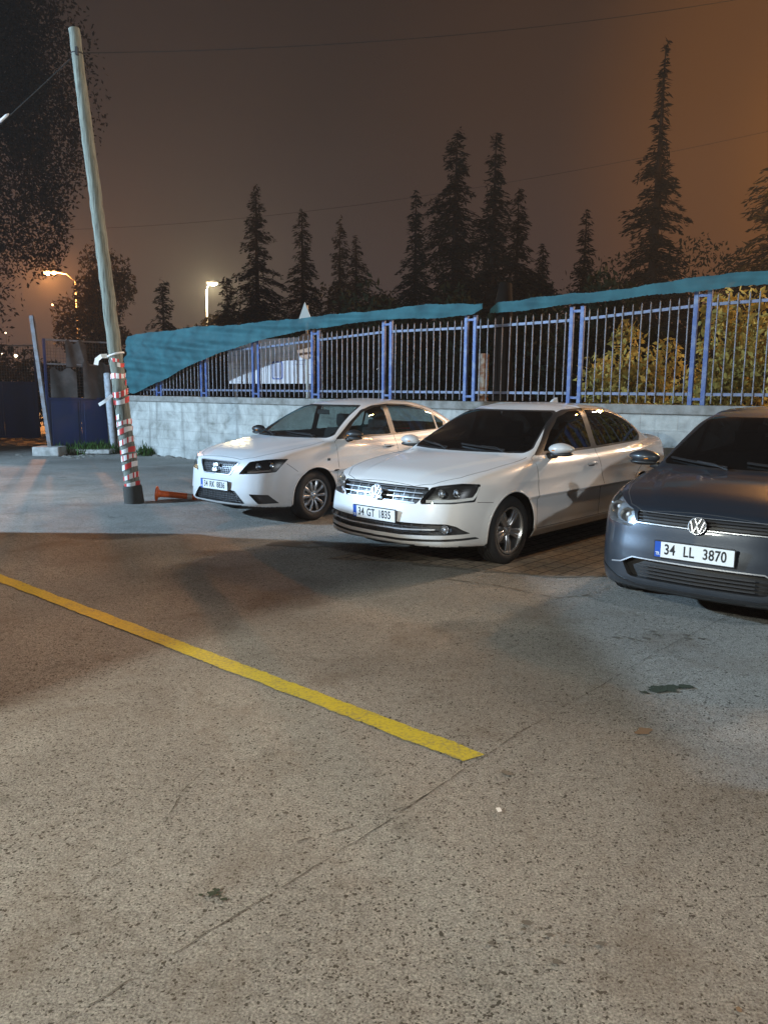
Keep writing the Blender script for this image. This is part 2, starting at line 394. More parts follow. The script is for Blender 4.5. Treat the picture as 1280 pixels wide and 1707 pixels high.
SIDE=lambda s:((0,s,0),(1,0,0),(0,0,1))
FRONT=((-1,0,0),(0,1,0),(0,0,1)); TOP=((0,0,1),(1,0,0),(0,1,0)); REAR=((1,0,0),(0,1,0),(0,0,1))
def frm(d,s=1):
    """frame for a slanted view direction; s mirrors y"""
    d=Vector(d).normalized(); d.y*=s; a=Vector((0,0,1)).cross(d).normalized()*s; b=d.cross(a)*s; return d,a,b
def to2(pts,fr,s):
    return [(Vector((p[0],p[1]*s,p[2])).dot(fr[1]),Vector((p[0],p[1]*s,p[2])).dot(fr[2])) for p in pts]
def on_side(F,pts,s,closed=False,step=.03):
    q=np.array(densify(pts,step,closed)); O=np.c_[q[:,0],np.full(len(q),1.3*s),q[:,1]]; D=np.tile([0,-s,0.],(len(q),1))
    P=F.cast(O,D,1.4,200); ok=~np.isnan(P[:,0]); P=P[ok]; return P,F.nrm(P)
def on_front(F,pts,step=.03,closed=False):
    q=np.array(densify(pts,step,closed)); O=np.c_[np.full(len(q),-.5),q]; D=np.tile([1.,0,0],(len(q),1))
    P=F.cast(O,D,3.2,500); ok=~np.isnan(P[:,0]); P=P[ok]; return P,F.nrm(P)
def on_top(F,pts,step=.03,closed=False):
    q=np.array(densify(pts,step,closed)); O=np.c_[q,np.full(len(q),2.)]; D=np.tile([0,0,-1.],(len(q),1))
    P=F.cast(O,D,1.8,300); ok=~np.isnan(P[:,0]); P=P[ok]; return P,F.nrm(P)
def facing(x0,z0,y0=0,tilt=0.,yaw=0.):
    """map of a flat thing that faces forward (u to the viewer's right, v up, w towards the viewer)"""
    mm=Matrix.Translation((x0,y0,z0)) @ Matrix.Rotation(yaw,4,'Z') @ Matrix.Rotation(tilt,4,'Y')
    return lambda u,v,w: mm @ Vector((-w,-u,v))
def text_mesh(body,size,sx,bold,fn,w=0.,sp=1.):
    cu=bpy.data.curves.new('txt','FONT'); cu.body=body; cu.size=size; cu.offset=bold; cu.extrude=.0006; cu.space_character=sp; cu.align_x='CENTER'; cu.align_y='CENTER'
    o=bpy.data.objects.new('txt',cu); COL.objects.link(o); dg=bpy.context.evaluated_depsgraph_get(); me=bpy.data.meshes.new_from_object(o.evaluated_get(dg)); 
    bpy.data.objects.remove(o); bpy.data.curves.remove(cu)
    for v in me.vertices: v.co=fn(v.co.x*sx,v.co.y,w+v.co.z)
    me.update(); return me
def plate(root,fn,groups,under):
    bm=bmesh.new(); r=.262
    prism(bm,rounded([(-r,-.06),(r,-.06),(r,.06),(-r,.06)],.008),.010,lambda u,v,w:fn(u,v,w-.012)); p=bmo('licence_plate',bm,'black_plastic',root)
    p['label']='number plate reading '+under
    bm=bmesh.new(); prism(bm,[(-.215,-.053),(.256,-.053),(.256,.053),(-.215,.053)],.004,lambda u,v,w:fn(u,v,w-.003)); bmo('plate_face',bm,'plate_white',p)
    bm=bmesh.new(); prism(bm,[(-.256,-.053),(-.215,-.053),(-.215,.053),(-.256,.053)],.004,lambda u,v,w:fn(u,v,w-.003)); bmo('country_band',bm,'plate_blue',p)
    for s,x in groups: link('plate_text',text_mesh(s,.098,.74,.0018,lambda u,v,w,x=x:fn(u+x,v,w),.0018,1.06),'ink',p)
    link('plate_text',text_mesh('TR',.028,.8,.0008,lambda u,v,w:fn(u-.236,v-.030,w),.0018),'plate_white',p)
    return p
def emblem_vw(root,fn,r,parentname='emblem'):
    bm=bmesh.new(); n=40
    prism(bm,[(r*.99*math.cos(2*PI*i/n),r*.99*math.sin(2*PI*i/n)) for i in range(n)],.004,lambda u,v,w:fn(u,v,w-.004)); e0=bmo('emblem',bm,'black_plastic',root)
    bm=bmesh.new()
    ring=[fn(r*.93*math.cos(2*PI*i/n),r*.93*math.sin(2*PI*i/n),.002) for i in range(n+1)]; tube(bm,ring,r*.06,6,False)
    def st(a,b,t=.13):
        a=np.array(a)*r; b=np.array(b)*r; d=(b-a)/np.linalg.norm(b-a); q=np.array([-d[1],d[0]])*t*r/2
        prism(bm,[tuple(a-q),tuple(b-q),tuple(b+q),tuple(a+q)],.007,lambda u,v,w:fn(u,v,w))
    st((-.34,.80),(-.02,.10)); st((.34,.80),(.02,.10))
    st((-.74,.50),(-.34,-.76)); st((-.34,-.76),(0,-.04)); st((0,-.04),(.34,-.76)); st((.34,-.76),(.74,.50))
    bmo('badge_letters',bm,'badge',e0,smooth=True,ang=40)
def emblem_s(root,fn,r):
    bm=bmesh.new()
    for k in(1,-1):   # two interlocking slanted wedges with a slot between them
        prism(bm,[(-.85*r*k,.75*r*k),(.55*r*k,.95*r*k),(.95*r*k,.30*r*k),(.30*r*k,.20*r*k),(.15*r*k,.42*r*k),(-.35*r*k,.34*r*k),(-.10*r*k,.02*r*k),(-.42*r*k,.0)],.010,lambda u,v,w:fn(u,v,w))
    bmo('emblem',bm,'badge',root)
def wheel(root,c,s,Rt,w,Rr,style,name='wheel'):
    """tyre outer face towards s*y"""
    o=empty(name,c); o.parent=root
    bm=bmesh.new(); h=w/2
    prof=[(Rr-.004,h*.80),(Rr+.012,h*.93),(Rr+.035,h*1.0),(Rt-.045,h*1.0),(Rt-.018,h*.90),(Rt-.004,h*.70)]
    for g in(.50,.20): prof+= [(Rt,h*(g+.10)),(Rt-.007,h*(g+.06)),(Rt-.007,h*(g+.0)),(Rt,h*(g-.04))]
    full=prof+[(r,-a) for r,a in prof[::-1]]
    lathe(bm,[(r,a*s) for r,a in full],56); bmo('tyre',bm,'rubber',o,smooth=True,ang=40)
    bm=bmesh.new(); lathe(bm,[(r,a*s) for r,a in[(Rr-.002,h*.85),(Rr+.004,h*.90),(Rr+.002,h*.95),(Rr-.012,h*.93),(Rr-.018,h*.80),(Rr-.024,h*.2),(Rr-.024,-h*.8),(Rr-.002,-h*.85)]],56)
    yf=h*.62; n=style['n']
    for i in range(n):
        a=2*PI*i/n+style.get('a0',0)
        if style.get('pair') : a+=(1 if i%2 else -1)*style['pair']
        ca,sa=math.cos(a),math.sin(a); w0,w1=style['w0'],style['w1']; r0,r1=.035,Rr-.012; dr=style.get('rake',0)*(1 if i%2 else -1)
        def pt(r,t,y): 
            a2=a+(r-r0)*dr; c2,s2=math.cos(a2),math.sin(a2); return Vector((r*c2-t*s2,y*s,r*s2+t*c2))
        K=6; rows=[]
        for k in range(K+1):
            q=k/K; r=r0+(r1-r0)*q; ww=w0+(w1-w0)*q; y=yf+.012*math.sin(q*PI*.9)+.012*q
            rows.append([bm.verts.new(pt(r,t*ww/2,y-dy)) for t,dy in((-1,.006),(-.55,0),(.55,0),(1,.006),(.8,.028),(-.8,.028))])
        for A,B in zip(rows,rows[1:]):
            for k in range(6): bm.faces.new((A[k],A[(k+1)%6],B[(k+1)%6],B[k]))
        bm.faces.new(rows[0]); bm.faces.new(rows[-1][::-1])
    bmesh.ops.recalc_face_normals(bm,faces=bm.faces[:])
    bmo('rim',bm,style.get('m','alloy'),o,smooth=True,ang=35)
    bm=bmesh.new(); lathe(bm,[(.0005,(yf+.016)*s),(.024,(yf+.016)*s),(.030,(yf+.012)*s),(.030,(yf+.004)*s),(.062,(yf+.002)*s),(.068,(yf-.02)*s),(.068,(yf-.06)*s)],32)
    for i in range(5):
        a=2*PI*i/5; lathe(bm,[(.0005,(yf+.012)*s),(.009,(yf+.010)*s),(.009,(yf-.01)*s)],8,c=(.048*math.cos(a),0,.048*math.sin(a)))
    bmo('hub_cap',bm,style.get('m','alloy'),o,smooth=True,ang=40)
    bm=bmesh.new(); lathe(bm,[(.0005,.01*s),(.13,.01*s),(.13,-.012*s),(.0005,-.012*s)],32); bmo('brake_disc',bm,'brake',o,smooth=True,ang=40)
    bm=bmesh.new(); lathe(bm,[(.0005,-.03*s),(Rr-.026,-.03*s),(Rr-.026,-.05*s)],32); bmo('wheel_back',bm,'underbody',o)
    return o
def seat(root,c,w=.50,rear=False):
    bm=bmesh.new(); t=Matrix.Rotation(R(18),3,'Y')
    box(bm,(0,0,0),(.50,w,.14),bev=.05,seg=3)
    if rear: box(bm,(.30,0,.30),(.12,w,.55),rot=None,bev=.05,seg=3)
    else: box(bm,(.25,0,.31),(.13,w*.94,.60),rot=t,bev=.06,seg=3)
    o=bmo('seat',bm,'cloth',root,smooth=True,ang=50); o.location=c
    for y in ((0,) if not rear else (-.42,.42)):
        bm=bmesh.new(); box(bm,(0,0,0),(.09,.26,.19),bev=.04,seg=3)
        tube(bm,[(0,-.06,-.05),(0,-.06,-.2)],.006); tube(bm,[(0,.06,-.05),(0,.06,-.2)],.006)
        h=bmo('headrest',bm,'cloth',o,smooth=True,ang=50); h.location=(.45 if not rear else .34,y,.70 if not rear else .60)
def mirror(root,c,s,m,ms):
    """door mirror: painted shell, black foot, glass"""
    bm=bmesh.new(); bmesh.ops.create_uvsphere(bm,u_segments=24,v_segments=14,radius=1)
    for v in bm.verts:
        x,y,z=v.co; y2=y*s
        # fat inner end, tapering and dropping outboard, flattened back
        k=1-.28*max(0,y2); v.co=Vector((x*.085*k if x<0 else x*.045, y*.135, z*.058*k+.004*y2))
    me=bmo('mirror',bm,m,root,smooth=True); me.location=c
    bm=bmesh.new(); bmesh.ops.create_uvsphere(bm,u_segments=20,v_segments=10,radius=1)
    for v in bm.verts: x,y,z=v.co; v.co=Vector((x*.075,y*.12,z*.026-.046))
    tube(bm,[(0,-.06*s,-.055),(.015,-.12*s,-.075),(.02,-.19*s,-.085)],[.035,.03,.04],10); bmo('mirror_foot',bm,'black_plastic',me,smooth=True)
    bm=bmesh.new(); lathe(bm,[(.0005,0),(.046,0),(.046,.004)],24,'x',c=(.047,0,-.002)); 
    for v in bm.verts: v.co.y*=1.7
    bmo('mirror_glass',bm,'chrome',me)
    bm=bmesh.new(); pp=[(-.078+.05*t*t,s*(-.06+.16*t),-.012-.004*t) for t in(0,.25,.5,.75,1)]; tube(bm,pp,.006,6); bmo('turn_signal',bm,'amber',me)
def ellip_cup(bm,c,r,d,n=20,yaw=0.,tilt=0.):
    """reflector bowl opening forward"""
    rows=[]; mm=Matrix.Translation(c)@Matrix.Rotation(yaw,4,'Z')@Matrix.Rotation(tilt,4,'Y')
    for i in range(7):
        q=i/6; rr=r*math.sin(q*PI/2); x=d*(1-math.sin(q*PI/2)**2*1.0) if i<7 else 0
        x=d*math.cos(q*PI/2)**1.2 if q<1 else 0
        rows.append([bm.verts.new(mm@Vector((x,rr*math.cos(2*PI*k/n)+1e-5*k,rr*math.sin(2*PI*k/n)))) for k in range(n)])
    for a,b in zip(rows,rows[1:]):
        for k in range(n): bm.faces.new((a[k],b[k],b[(k+1)%n],a[(k+1)%n]))
def build_car(S,pose,label,opts):
    F=Field(S); root=empty(opts.get('name','parked_car'),(pose[0],pose[1],0),R(pose[2]),label=label,cat='car',group='cars parked side by side at the wall')
    bm=car_grid(F); I=Imprint(bm); P=S['P']; pm=S['paint']; gm=S['glass']
    for f in bm.faces:
        c=f.calc_center_median()
        if f.normal.z<-.75: f.material_index=I.rid('under')
    # wheel arches
    for wx in S['wx']:
        arc=[(wx+S['ar']*math.cos(t),S['wr']+S['ar']*math.sin(t)) for t in np.linspace(-.55,PI+.55,30)]; arc=arc+[(wx-S['ar']*.9,0.0),(wx+S['ar']*.9,0.0)]
        for s in(1,-1): I.cut('arch',arc,*SIDE(s),thr=-.2 if False else .05,test=lambda c,s=s:c.y*s>.4)
    for f in bm.faces:
        c=f.calc_center_median()
        if c.z<.45 and abs(c.y)>.48 and any((c.x-wx)**2+(c.z-S['wr'])**2<S['ar']**2 for wx in S['wx']): f.material_index=I.rid('arch')
    # bonnet, boot lid, doors, glazing, lamps, grilles
    for s in(1,-1):
        T={1:'r',-1:'l'}[s]
        for k,nm in(('door_f','door_f'),('door_r','door_r'),('seal','seal')):
            if k in P: I.cut(nm+T,rounded(P[k],.03),*SIDE(s),test=lambda c,s=s:c.y*s>.2)
        for k in('win_f','win_r','win_q'):
            if k in P: I.cut(k+T,rounded(P[k],P.get('winr',.03)),*SIDE(s),test=lambda c,s=s:c.y*s>.2)
    if 'bonnet' in P: I.cut('bonnet',[(x,y) for x,y in P['bonnet']]+[(x,-y) for x,y in P['bonnet'][::-1]],*TOP,thr=.15,test=lambda c:c.x<2)
    ws=P['ws']; I.cut('seal',rounded([(y,z) for y,z in ws]+[(-y,z) for y,z in ws[::-1]],.03),*FRONT,thr=.15,test=lambda c:c.z>.85 and c.x<S['L']*.55)
    wi=inset(rounded([(y,z) for y,z in ws]+[(-y,z) for y,z in ws[::-1]],.03),.014); I.cut('ws',wi,*FRONT,thr=.15,test=lambda c:c.z>.85 and c.x<S['L']*.55)
    rw=P['rw']; I.cut('rw',rounded([(y,z) for y,z in rw]+[(-y,z) for y,z in rw[::-1]],.03),*REAR,thr=.12,test=lambda c:c.z>.85 and c.x>S['L']*.55)
    for k in P.get('fronts',[]):   # symmetric front openings
        q=P[k]; I.cut(k,rounded([(y,z) for y,z in q]+[(-y,z) for y,z in q[::-1]],P.get('r_'+k,.015)),*FRONT,thr=.02,test=lambda c:c.x<.8)
    for s in(1,-1):
        T={1:'r',-1:'l'}[s]
        for k,dd in P.get('lamps',[]):
            fr=frm(dd,s); I.cut(k+T,rounded(to2(P[k],fr,s),.012),*fr,thr=.0,test=lambda c,s=s:c.y*s>.1 and c.x<1.2)
        for k,dd in P.get('tails',[]):
            fr=frm(dd,s); I.cut(k+T,rounded(to2(P[k],fr,s),.02),*fr,thr=.0,test=lambda c,s=s:c.y*s>.1 and c.x>3)
    bm.verts.index_update(); bm.verts.ensure_lookup_table()
    body=region_obj(I,F,[None],'body',pm,root)
    # body's own None region is index 0
    region_obj(I,F,['under'],'underbody','underbody',root)
    region_obj(I,F,['seal'+t for t in'lr']+['seal'],'window_seal','black_plastic',root)
    if 'bonnet' in P: region_obj(I,F,['bonnet'],'bonnet',pm,root)
    for T in'lr':
        s=1 if T=='r' else -1
        for k,wk in(('door_f','win_f'),('door_r','win_r')):
            if k+T in I.names:
                d=region_obj(I,F,[k+T],'door',pm,root); g=region_obj(I,F,[wk+T],'window',S.get('sglass',gm),d)
                hx,hz=P['handle_'+k[-1]]; Q,Nn=on_side(F,[(hx-.1,hz),(hx+.1,hz)],s,step=.02)
                b=bmesh.new(); tube(b,[Vector(q)+Vector(n)*(.008+.026*math.sin(PI*i/(len(Q)-1))**.6) for i,(q,n) in enumerate(zip(Q,Nn))],[.008]+[.012]*(len(Q)-2)+[.008],8)
                for v in b.verts: v.co.z=hz+(v.co.z-hz)*1.25
                bmo('door_handle',b,S.get('handle_m',pm),d,smooth=True)
                # dish behind the handle
                b=bmesh.new(); Q2,N2=on_side(F,[(hx-.06,hz-.004),(hx+.05,hz-.004)],s,step=.02); strip(b,Q2,N2,.036,.0015,.0); bmo('handle_recess',b,'lamp_bezel',d)
        if 'win_q'+T in I.names: region_obj(I,F,['win_q'+T],'window',S.get('sglass',gm),root)
    region_obj(I,F,['ws'],'windscreen',gm,root); region_obj(I,F,['rw'],'rear_window',S.get('rglass',gm),root)
    # shut lines
    b=bmesh.new()
    for s in(1,-1):
        for pl in P['shut']:
            Q,Nn=on_side(F,pl,s); 
            if len(Q)>2: strip(b,Q,Nn,.0045,.001)
    for pl in P['shut_top']:
        for s in(1,-1):
            Q,Nn=on_top(F,[(x,y*s) for x,y in pl])
            if len(Q)>2: strip(b,Q,Nn,.0045,.001)
    for pl in P.get('shut_front',[]):
        for s in(1,-1):
            Q,Nn=on_front(F,[(y*s,z) for y,z in pl])
            if len(Q)>2: strip(b,Q,Nn,.0045,.001)
    bmo('panel_gaps',b,'panel_gap',body)
    # sills / lower lips, arch liners
    for wx in S['wx']:
        for s in(1,-1):
            b=bmesh.new(); n=20; yo=S['hw']-.035; yi=.50; A=S['ar']+.012; rows=[]
            for i in range(n+1):
                t=-.30+(PI+.60)*i/n; u=(wx+A*math.cos(t),S['wr']+A*math.sin(t)); rows.append((b.verts.new((u[0],yo*s,u[1])),b.verts.new((u[0],yi*s,u[1]))))
            for p,q in zip(rows,rows[1:]): b.faces.new((p[0],q[0],q[1],p[1]))
            b.faces.new([r[1] for r in rows]); bmo('wheel_arch_liner',b,'underbody',root)
            Q,Nn=on_side(F,[(wx+(S['ar']+.003)*math.cos(t),S['wr']+(S['ar']+.003)*math.sin(t)) for t in np.linspace(-.30,PI+.30,40)],s,step=.5)
            b=bmesh.new(); strip(b,Q,Nn,.016,.002,.0); bmo('arch_lip',b,pm,root,smooth=True)
            wheel(root,(wx,s*(S['hw']-.018-S['tw']/2),S['tr']),s,S['tr'],S['tw'],S['rr'],S['wheel'])
    # cabin
    b=bmesh.new(); box(b,(2.1,0,.22),(2.4,1.5,.06)); bmo('cabin_floor',b,'underbody',root)
    b=bmesh.new(); x0=S['cowl']; box(b,(x0+.22,0,.80),(.40,1.42,.20),bev=.06,seg=3); box(b,(x0+.32,-.36,.90),(.22,.40,.09),bev=.03,seg=3); bmo('dashboard',b,'dash',root,smooth=True,ang=50)
    b=bmesh.new(); c0=Vector((x0+.58,-.36,.86)); mm=Matrix.Rotation(R(65),3,'Y')
    tube(b,[c0+mm@Vector((.18*math.cos(a),.18*math.sin(a),0)) for a in np.linspace(0,2*PI,25)],.014,8,False); 
    for a in(0,PI,1.5*PI): tube(b,[c0,c0+mm@Vector((.18*math.cos(a+PI/2),.18*math.sin(a+PI/2),0))],.014,6)
    bmo('steering_wheel',b,'dash',root,smooth=True)
    sx=x0+.95
    for y in(-.37,.37): seat(root,(sx,y,.44))
    seat(root,(sx+.85,0,.44),1.25,True)
    b=bmesh.new(); box(b,(x0+.62,0,1.27 if S['H']<1.46 else 1.28),(.02,.22,.065),bev=.009); tube(b,[(x0+.62,0,1.29),(x0+.60,0,1.36)],.008); bmo('inner_mirror',b,'dash',root)
    for s in(1,-1): mirror(root,(P['mir'][0],P['mir'][1]*s,P['mir'][2]),s,opts.get('mirror',pm),None)
    # wipers
    for y0 in(-.50,.12):
        Q,Nn=on_front(F,[(y0,ws[-1][1]+.012),(y0+.50,ws[-1][1]+.05)],.04); Q=np.array(Q)+np.array(Nn)*.012
        b=bmesh.new(); strip(b,Q,Nn,.014,.010); tube(b,[Q[0]+(-.05,-.02,-.01),Q[0]+(0,.1,.02),Q[len(Q)//2]+Nn[0]*.012],.008,6); bmo('wiper',b,'black_plastic',root)
    if S.get('fin'):
        b=bmesh.new(); xx=S['fin']; zz=float(F.roof(np.array(xx+.0))); prism(b,[(xx-.09,zz-.004),(xx-.02,zz+.035),(xx+.05,zz+.058),(xx+.07,zz-.004)],.03,lambda u,v,w:Vector((u,w-.015,v))); bmo('antenna',b,pm,root)
    # tail lamps, rear plate
    for T in'lr':
        for k,_ in P.get('tails',[]): region_obj(I,F,[k+T],'tail_light','tail_red',root,.002)
    b=bmesh.new(); prism(b,[(-.26,-.055),(.26,-.055),(.26,.055),(-.26,.055)],.012,lambda u,v,w:Vector((S['L']+.004+w,u,.78+v))); bmo('rear_plate',b,'plate_white',root)
    b=bmesh.new(); tube(b,[(S['L']-.25,-.45,.24),(S['L']-.01,-.45,.24)],.03,12,False); bmo('exhaust_pipe',b,'brake',root)
    return root,F,I
# shape tables: x runs back from the nose, y to the car's right, z up (metres)
SEDAN=dict(L=4.66,hw=.889,H=1.453,wx=(.90,3.551),wr=.316,ar=.362,cowl=1.38,tr=.316,tw=.205,rr=.214,
 deck=([0,.08,.3,.6,1.0,1.35,2.2,3.2,3.8,4.2,4.5,4.62,4.66],[.70,.765,.835,.89,.945,.975,.965,.985,1.03,1.06,1.075,1.08,1.06]),
 roof=([.95,1.2,1.55,1.9,2.12,2.4,2.75,3.1,3.45,3.75,4.05,4.3,4.5],[.87,.99,1.16,1.315,1.39,1.44,1.457,1.445,1.385,1.285,1.15,1.045,.96]),
 front=([.12,.18,.24,.34,.45,.56,.64,.70,.76,.82],[.12,.04,.0,.0,.01,.03,.05,.075,.12,.22]),
 rear=([.2,.3,.45,.6,.8,1.0,1.08],[4.52,4.62,4.66,4.655,4.62,4.6,4.62]),
 plan=([0,.25,.5,.9,1.5,2.4,3.3,3.9,4.3,4.66],[.79,.84,.868,.885,.889,.889,.887,.875,.84,.76]),
 sec=([.12,.2,.32,.45,.6,.7,.8,.9,1.0,1.1],[.10,.045,.014,.006,.001,0,.008,.03,.07,.13]),
 gw=([1.1,1.5,2.0,2.6,3.2,3.8,4.2,4.5],[.775,.80,.81,.815,.805,.77,.72,.65]),
 bow=([0,.3,.5,.65,.78,.9],[0,.018,.055,.12,.23,.42]),
 bot=([0,.2,.6,1.2,4.2,4.66],[.228,.228,.20,.185,.19,.28]),
 crown=.05,hoodx=(.1,1.35),hoody=(.30,.66),ridge=.014,lines=[(.72,.84,.007,.06),(.27,.27,.012,.05)],
 wsb=.20,rsb=.16,rcrown=.035,tumble=.36,paint='white_paint',glass='dark_glass',fin=3.05,
 wheel=dict(n=10,pair=.10,w0=.030,w1=.044,rake=.5,m='alloy'),
 P=dict(
  door_f=[(1.33,.285),(1.30,.60),(1.32,.93),(1.42,.985),(1.78,1.215),(2.08,1.36),(2.3,1.41),(2.53,1.425),(2.555,1.0),(2.56,.285)],
  door_r=[(2.56,.285),(2.555,1.0),(2.53,1.425),(2.9,1.418),(3.3,1.37),(3.58,1.285),(3.80,1.15),(3.83,1.03),(3.74,.84),(3.44,.70),(3.22,.56),(3.14,.40),(3.13,.285)],
  seal=[(1.42,.965),(1.80,1.20),(2.08,1.34),(2.3,1.39),(2.6,1.405),(2.95,1.395),(3.27,1.35),(3.52,1.275),(3.72,1.16),(3.79,1.085),(3.75,1.02),(2.6,.985)],
  win_f=[(1.56,1.0),(1.82,1.18),(2.08,1.315),(2.3,1.37),(2.47,1.385),(2.49,1.003)],
  win_r=[(2.60,1.008),(2.575,1.385),(2.93,1.378),(3.25,1.333),(3.49,1.262),(3.68,1.15),(3.73,1.09),(3.68,1.035)],
  bonnet=[(.13,.36),(.20,.52),(.40,.665),(.70,.735),(1.1,.755),(1.33,.735),(1.37,.5)],
  ws=[(.50,1.38),(.56,1.35),(.715,1.02),(.68,.985)], rw=[(.45,1.33),(.51,1.295),(.66,1.11),(.60,1.085)],
  fronts=['grille','intake','slot'], grille=[(.50,.743),(.52,.715),(.43,.60)], intake=[(.30,.432),(.70,.442),(.76,.42),(.82,.352),(.30,.322)], slot=[(.30,.290),(.83,.318),(.84,.298),(.30,.268)],r_slot=.005,
  lamps=[('head',(-.8,.6,.15))], head=[(.093,.461,.634),(.179,.517,.742),(.224,.576,.758),(.353,.713,.778),(.485,.817,.770),(.44,.833,.719),(.389,.829,.625),(.215,.721,.612),(.088,.473,.600)],
  tails=[('tail',(.75,.66,.1))], tail=[(4.60,.52,.98),(4.45,.80,.97),(4.33,.85,.90),(4.38,.86,.80),(4.62,.55,.80)],
  shut=[[(1.33,.285),(1.30,.60),(1.32,.93),(1.44,.975)],[(2.555,.985),(2.56,.285)],[(3.75,1.0),(3.74,.84),(3.44,.70),(3.22,.56),(3.14,.40),(3.13,.285)],[(1.33,.285),(3.13,.285)],[(.42,.62),(.60,.605)],[(4.08,.62),(4.4,.64),(4.40,.80)]],
  shut_top=[[(.13,.0),(.13,.36),(.20,.52),(.40,.665),(.70,.735),(1.1,.755),(1.33,.735)],[(4.15,0),(4.15,.62),(4.3,.68)]],
  handle_f=(2.36,.835),handle_r=(3.35,.855),mir=(1.60,.955,1.03)))
HATCHBACK=dict(L=3.97,hw=.841,H=1.46,wx=(.83,3.30),wr=.30,ar=.345,cowl=1.12,tr=.300,tw=.185,rr=.195,
 deck=([0,.07,.3,.6,.9,1.12,2.2,3.3,3.8,3.92,3.97],[.70,.765,.85,.905,.95,.98,.965,1.0,1.0,.98,.90]),
 roof=([.75,1.0,1.3,1.6,1.8,2.1,2.5,3.0,3.4,3.6,3.75,3.85,3.95],[.86,.985,1.14,1.29,1.375,1.43,1.46,1.45,1.41,1.36,1.24,1.1,.95]),
 front=([.12,.2,.28,.36,.48,.58,.66,.72,.77,.82],[.12,.03,.0,.0,.01,.03,.045,.07,.11,.20]),
 rear=([.2,.3,.45,.6,.8,1.0,1.08],[3.85,3.93,3.97,3.965,3.93,3.9,3.88]),
 plan=([0,.25,.5,.85,1.5,2.2,3.0,3.5,3.8,3.97],[.74,.79,.82,.838,.841,.841,.838,.82,.79,.74]),
 sec=([.12,.2,.32,.45,.6,.7,.8,.9,1.0,1.1],[.09,.04,.014,.006,.001,0,.008,.03,.07,.13]),
 gw=([.9,1.3,1.8,2.4,3.0,3.5,3.8,4.0],[.74,.765,.775,.78,.77,.75,.73,.70]),
 bow=([0,.3,.5,.62,.75,.88],[0,.02,.06,.12,.25,.45]),
 bot=([0,.2,.6,1.2,3.6,3.97],[.20,.19,.18,.185,.19,.26]),
 crown=.05,hoodx=(.1,1.1),hoody=(.34,.62),ridge=.012,lines=[(.74,.84,.007,.06),(.27,.27,.012,.05)],
 wsb=.20,rsb=.12,rcrown=.035,tumble=.36,paint='grey_paint',glass='dark_glass',
 wheel=dict(n=9,w0=.03,w1=.05,m='alloy'),
 P=dict(
  door_f=[(1.15,.285),(1.12,.60),(1.14,.92),(1.25,.99),(1.5,1.18),(1.8,1.35),(2.05,1.40),(2.22,1.41),(2.24,1.0),(2.24,.285)],
  door_r=[(2.24,.285),(2.24,1.0),(2.22,1.41),(2.6,1.42),(3.05,1.40),(3.30,1.33),(3.36,1.1),(3.34,.95),(3.2,.72),(2.98,.58),(2.90,.42),(2.88,.285)],
  seal=[(1.22,.975),(1.52,1.17),(1.8,1.325),(2.05,1.375),(2.5,1.395),(3.0,1.375),(3.25,1.31),(3.33,1.05),(2.3,.985)],
  win_f=[(1.36,1.005),(1.56,1.165),(1.8,1.30),(2.05,1.35),(2.17,1.36),(2.18,1.003)],
  win_r=[(2.29,1.01),(2.27,1.37),(2.6,1.375),(3.0,1.35),(3.2,1.29),(3.26,1.06)],
  bonnet=[(.12,.40),(.20,.52),(.38,.62),(.60,.69),(.9,.715),(1.08,.70),(1.12,.5)],
  ws=[(.50,1.385),(.55,1.36),(.70,1.02),(.66,.985)], rw=[(.50,1.33),(.54,1.30),(.64,1.06),(.60,1.02)],
  fronts=['grille','intake'], grille=[(.43,.752),(.445,.74),(.42,.665)], intake=[(.40,.43),(.43,.428),(.51,.385),(.46,.30),(.42,.290)],
  lamps=[('head',(-.85,.5,.15))], head=[(.157,.469,.748),(.27,.60,.795),(.42,.72,.835),(.38,.785,.76),(.206,.69,.655),(.093,.482,.631),(.089,.435,.668)],
  tails=[('tail',(.9,.4,.1))], tail=[(3.92,.52,.98),(3.85,.76,.98),(3.85,.79,.80),(3.94,.55,.78)],
  shut=[[(1.15,.285),(1.12,.60),(1.14,.92),(1.24,.985)],[(2.24,.985),(2.24,.285)],[(3.34,.95),(3.2,.72),(2.98,.58),(2.90,.42),(2.88,.285)],[(1.15,.285),(2.88,.285)],[(.36,.66),(.52,.62)]],
  shut_top=[[(.12,.0),(.12,.40),(.20,.52),(.38,.62),(.60,.69),(.9,.715),(1.08,.70)]],
  handle_f=(2.06,.86),handle_r=(3.02,.88),mir=(1.36,.90,1.03)))
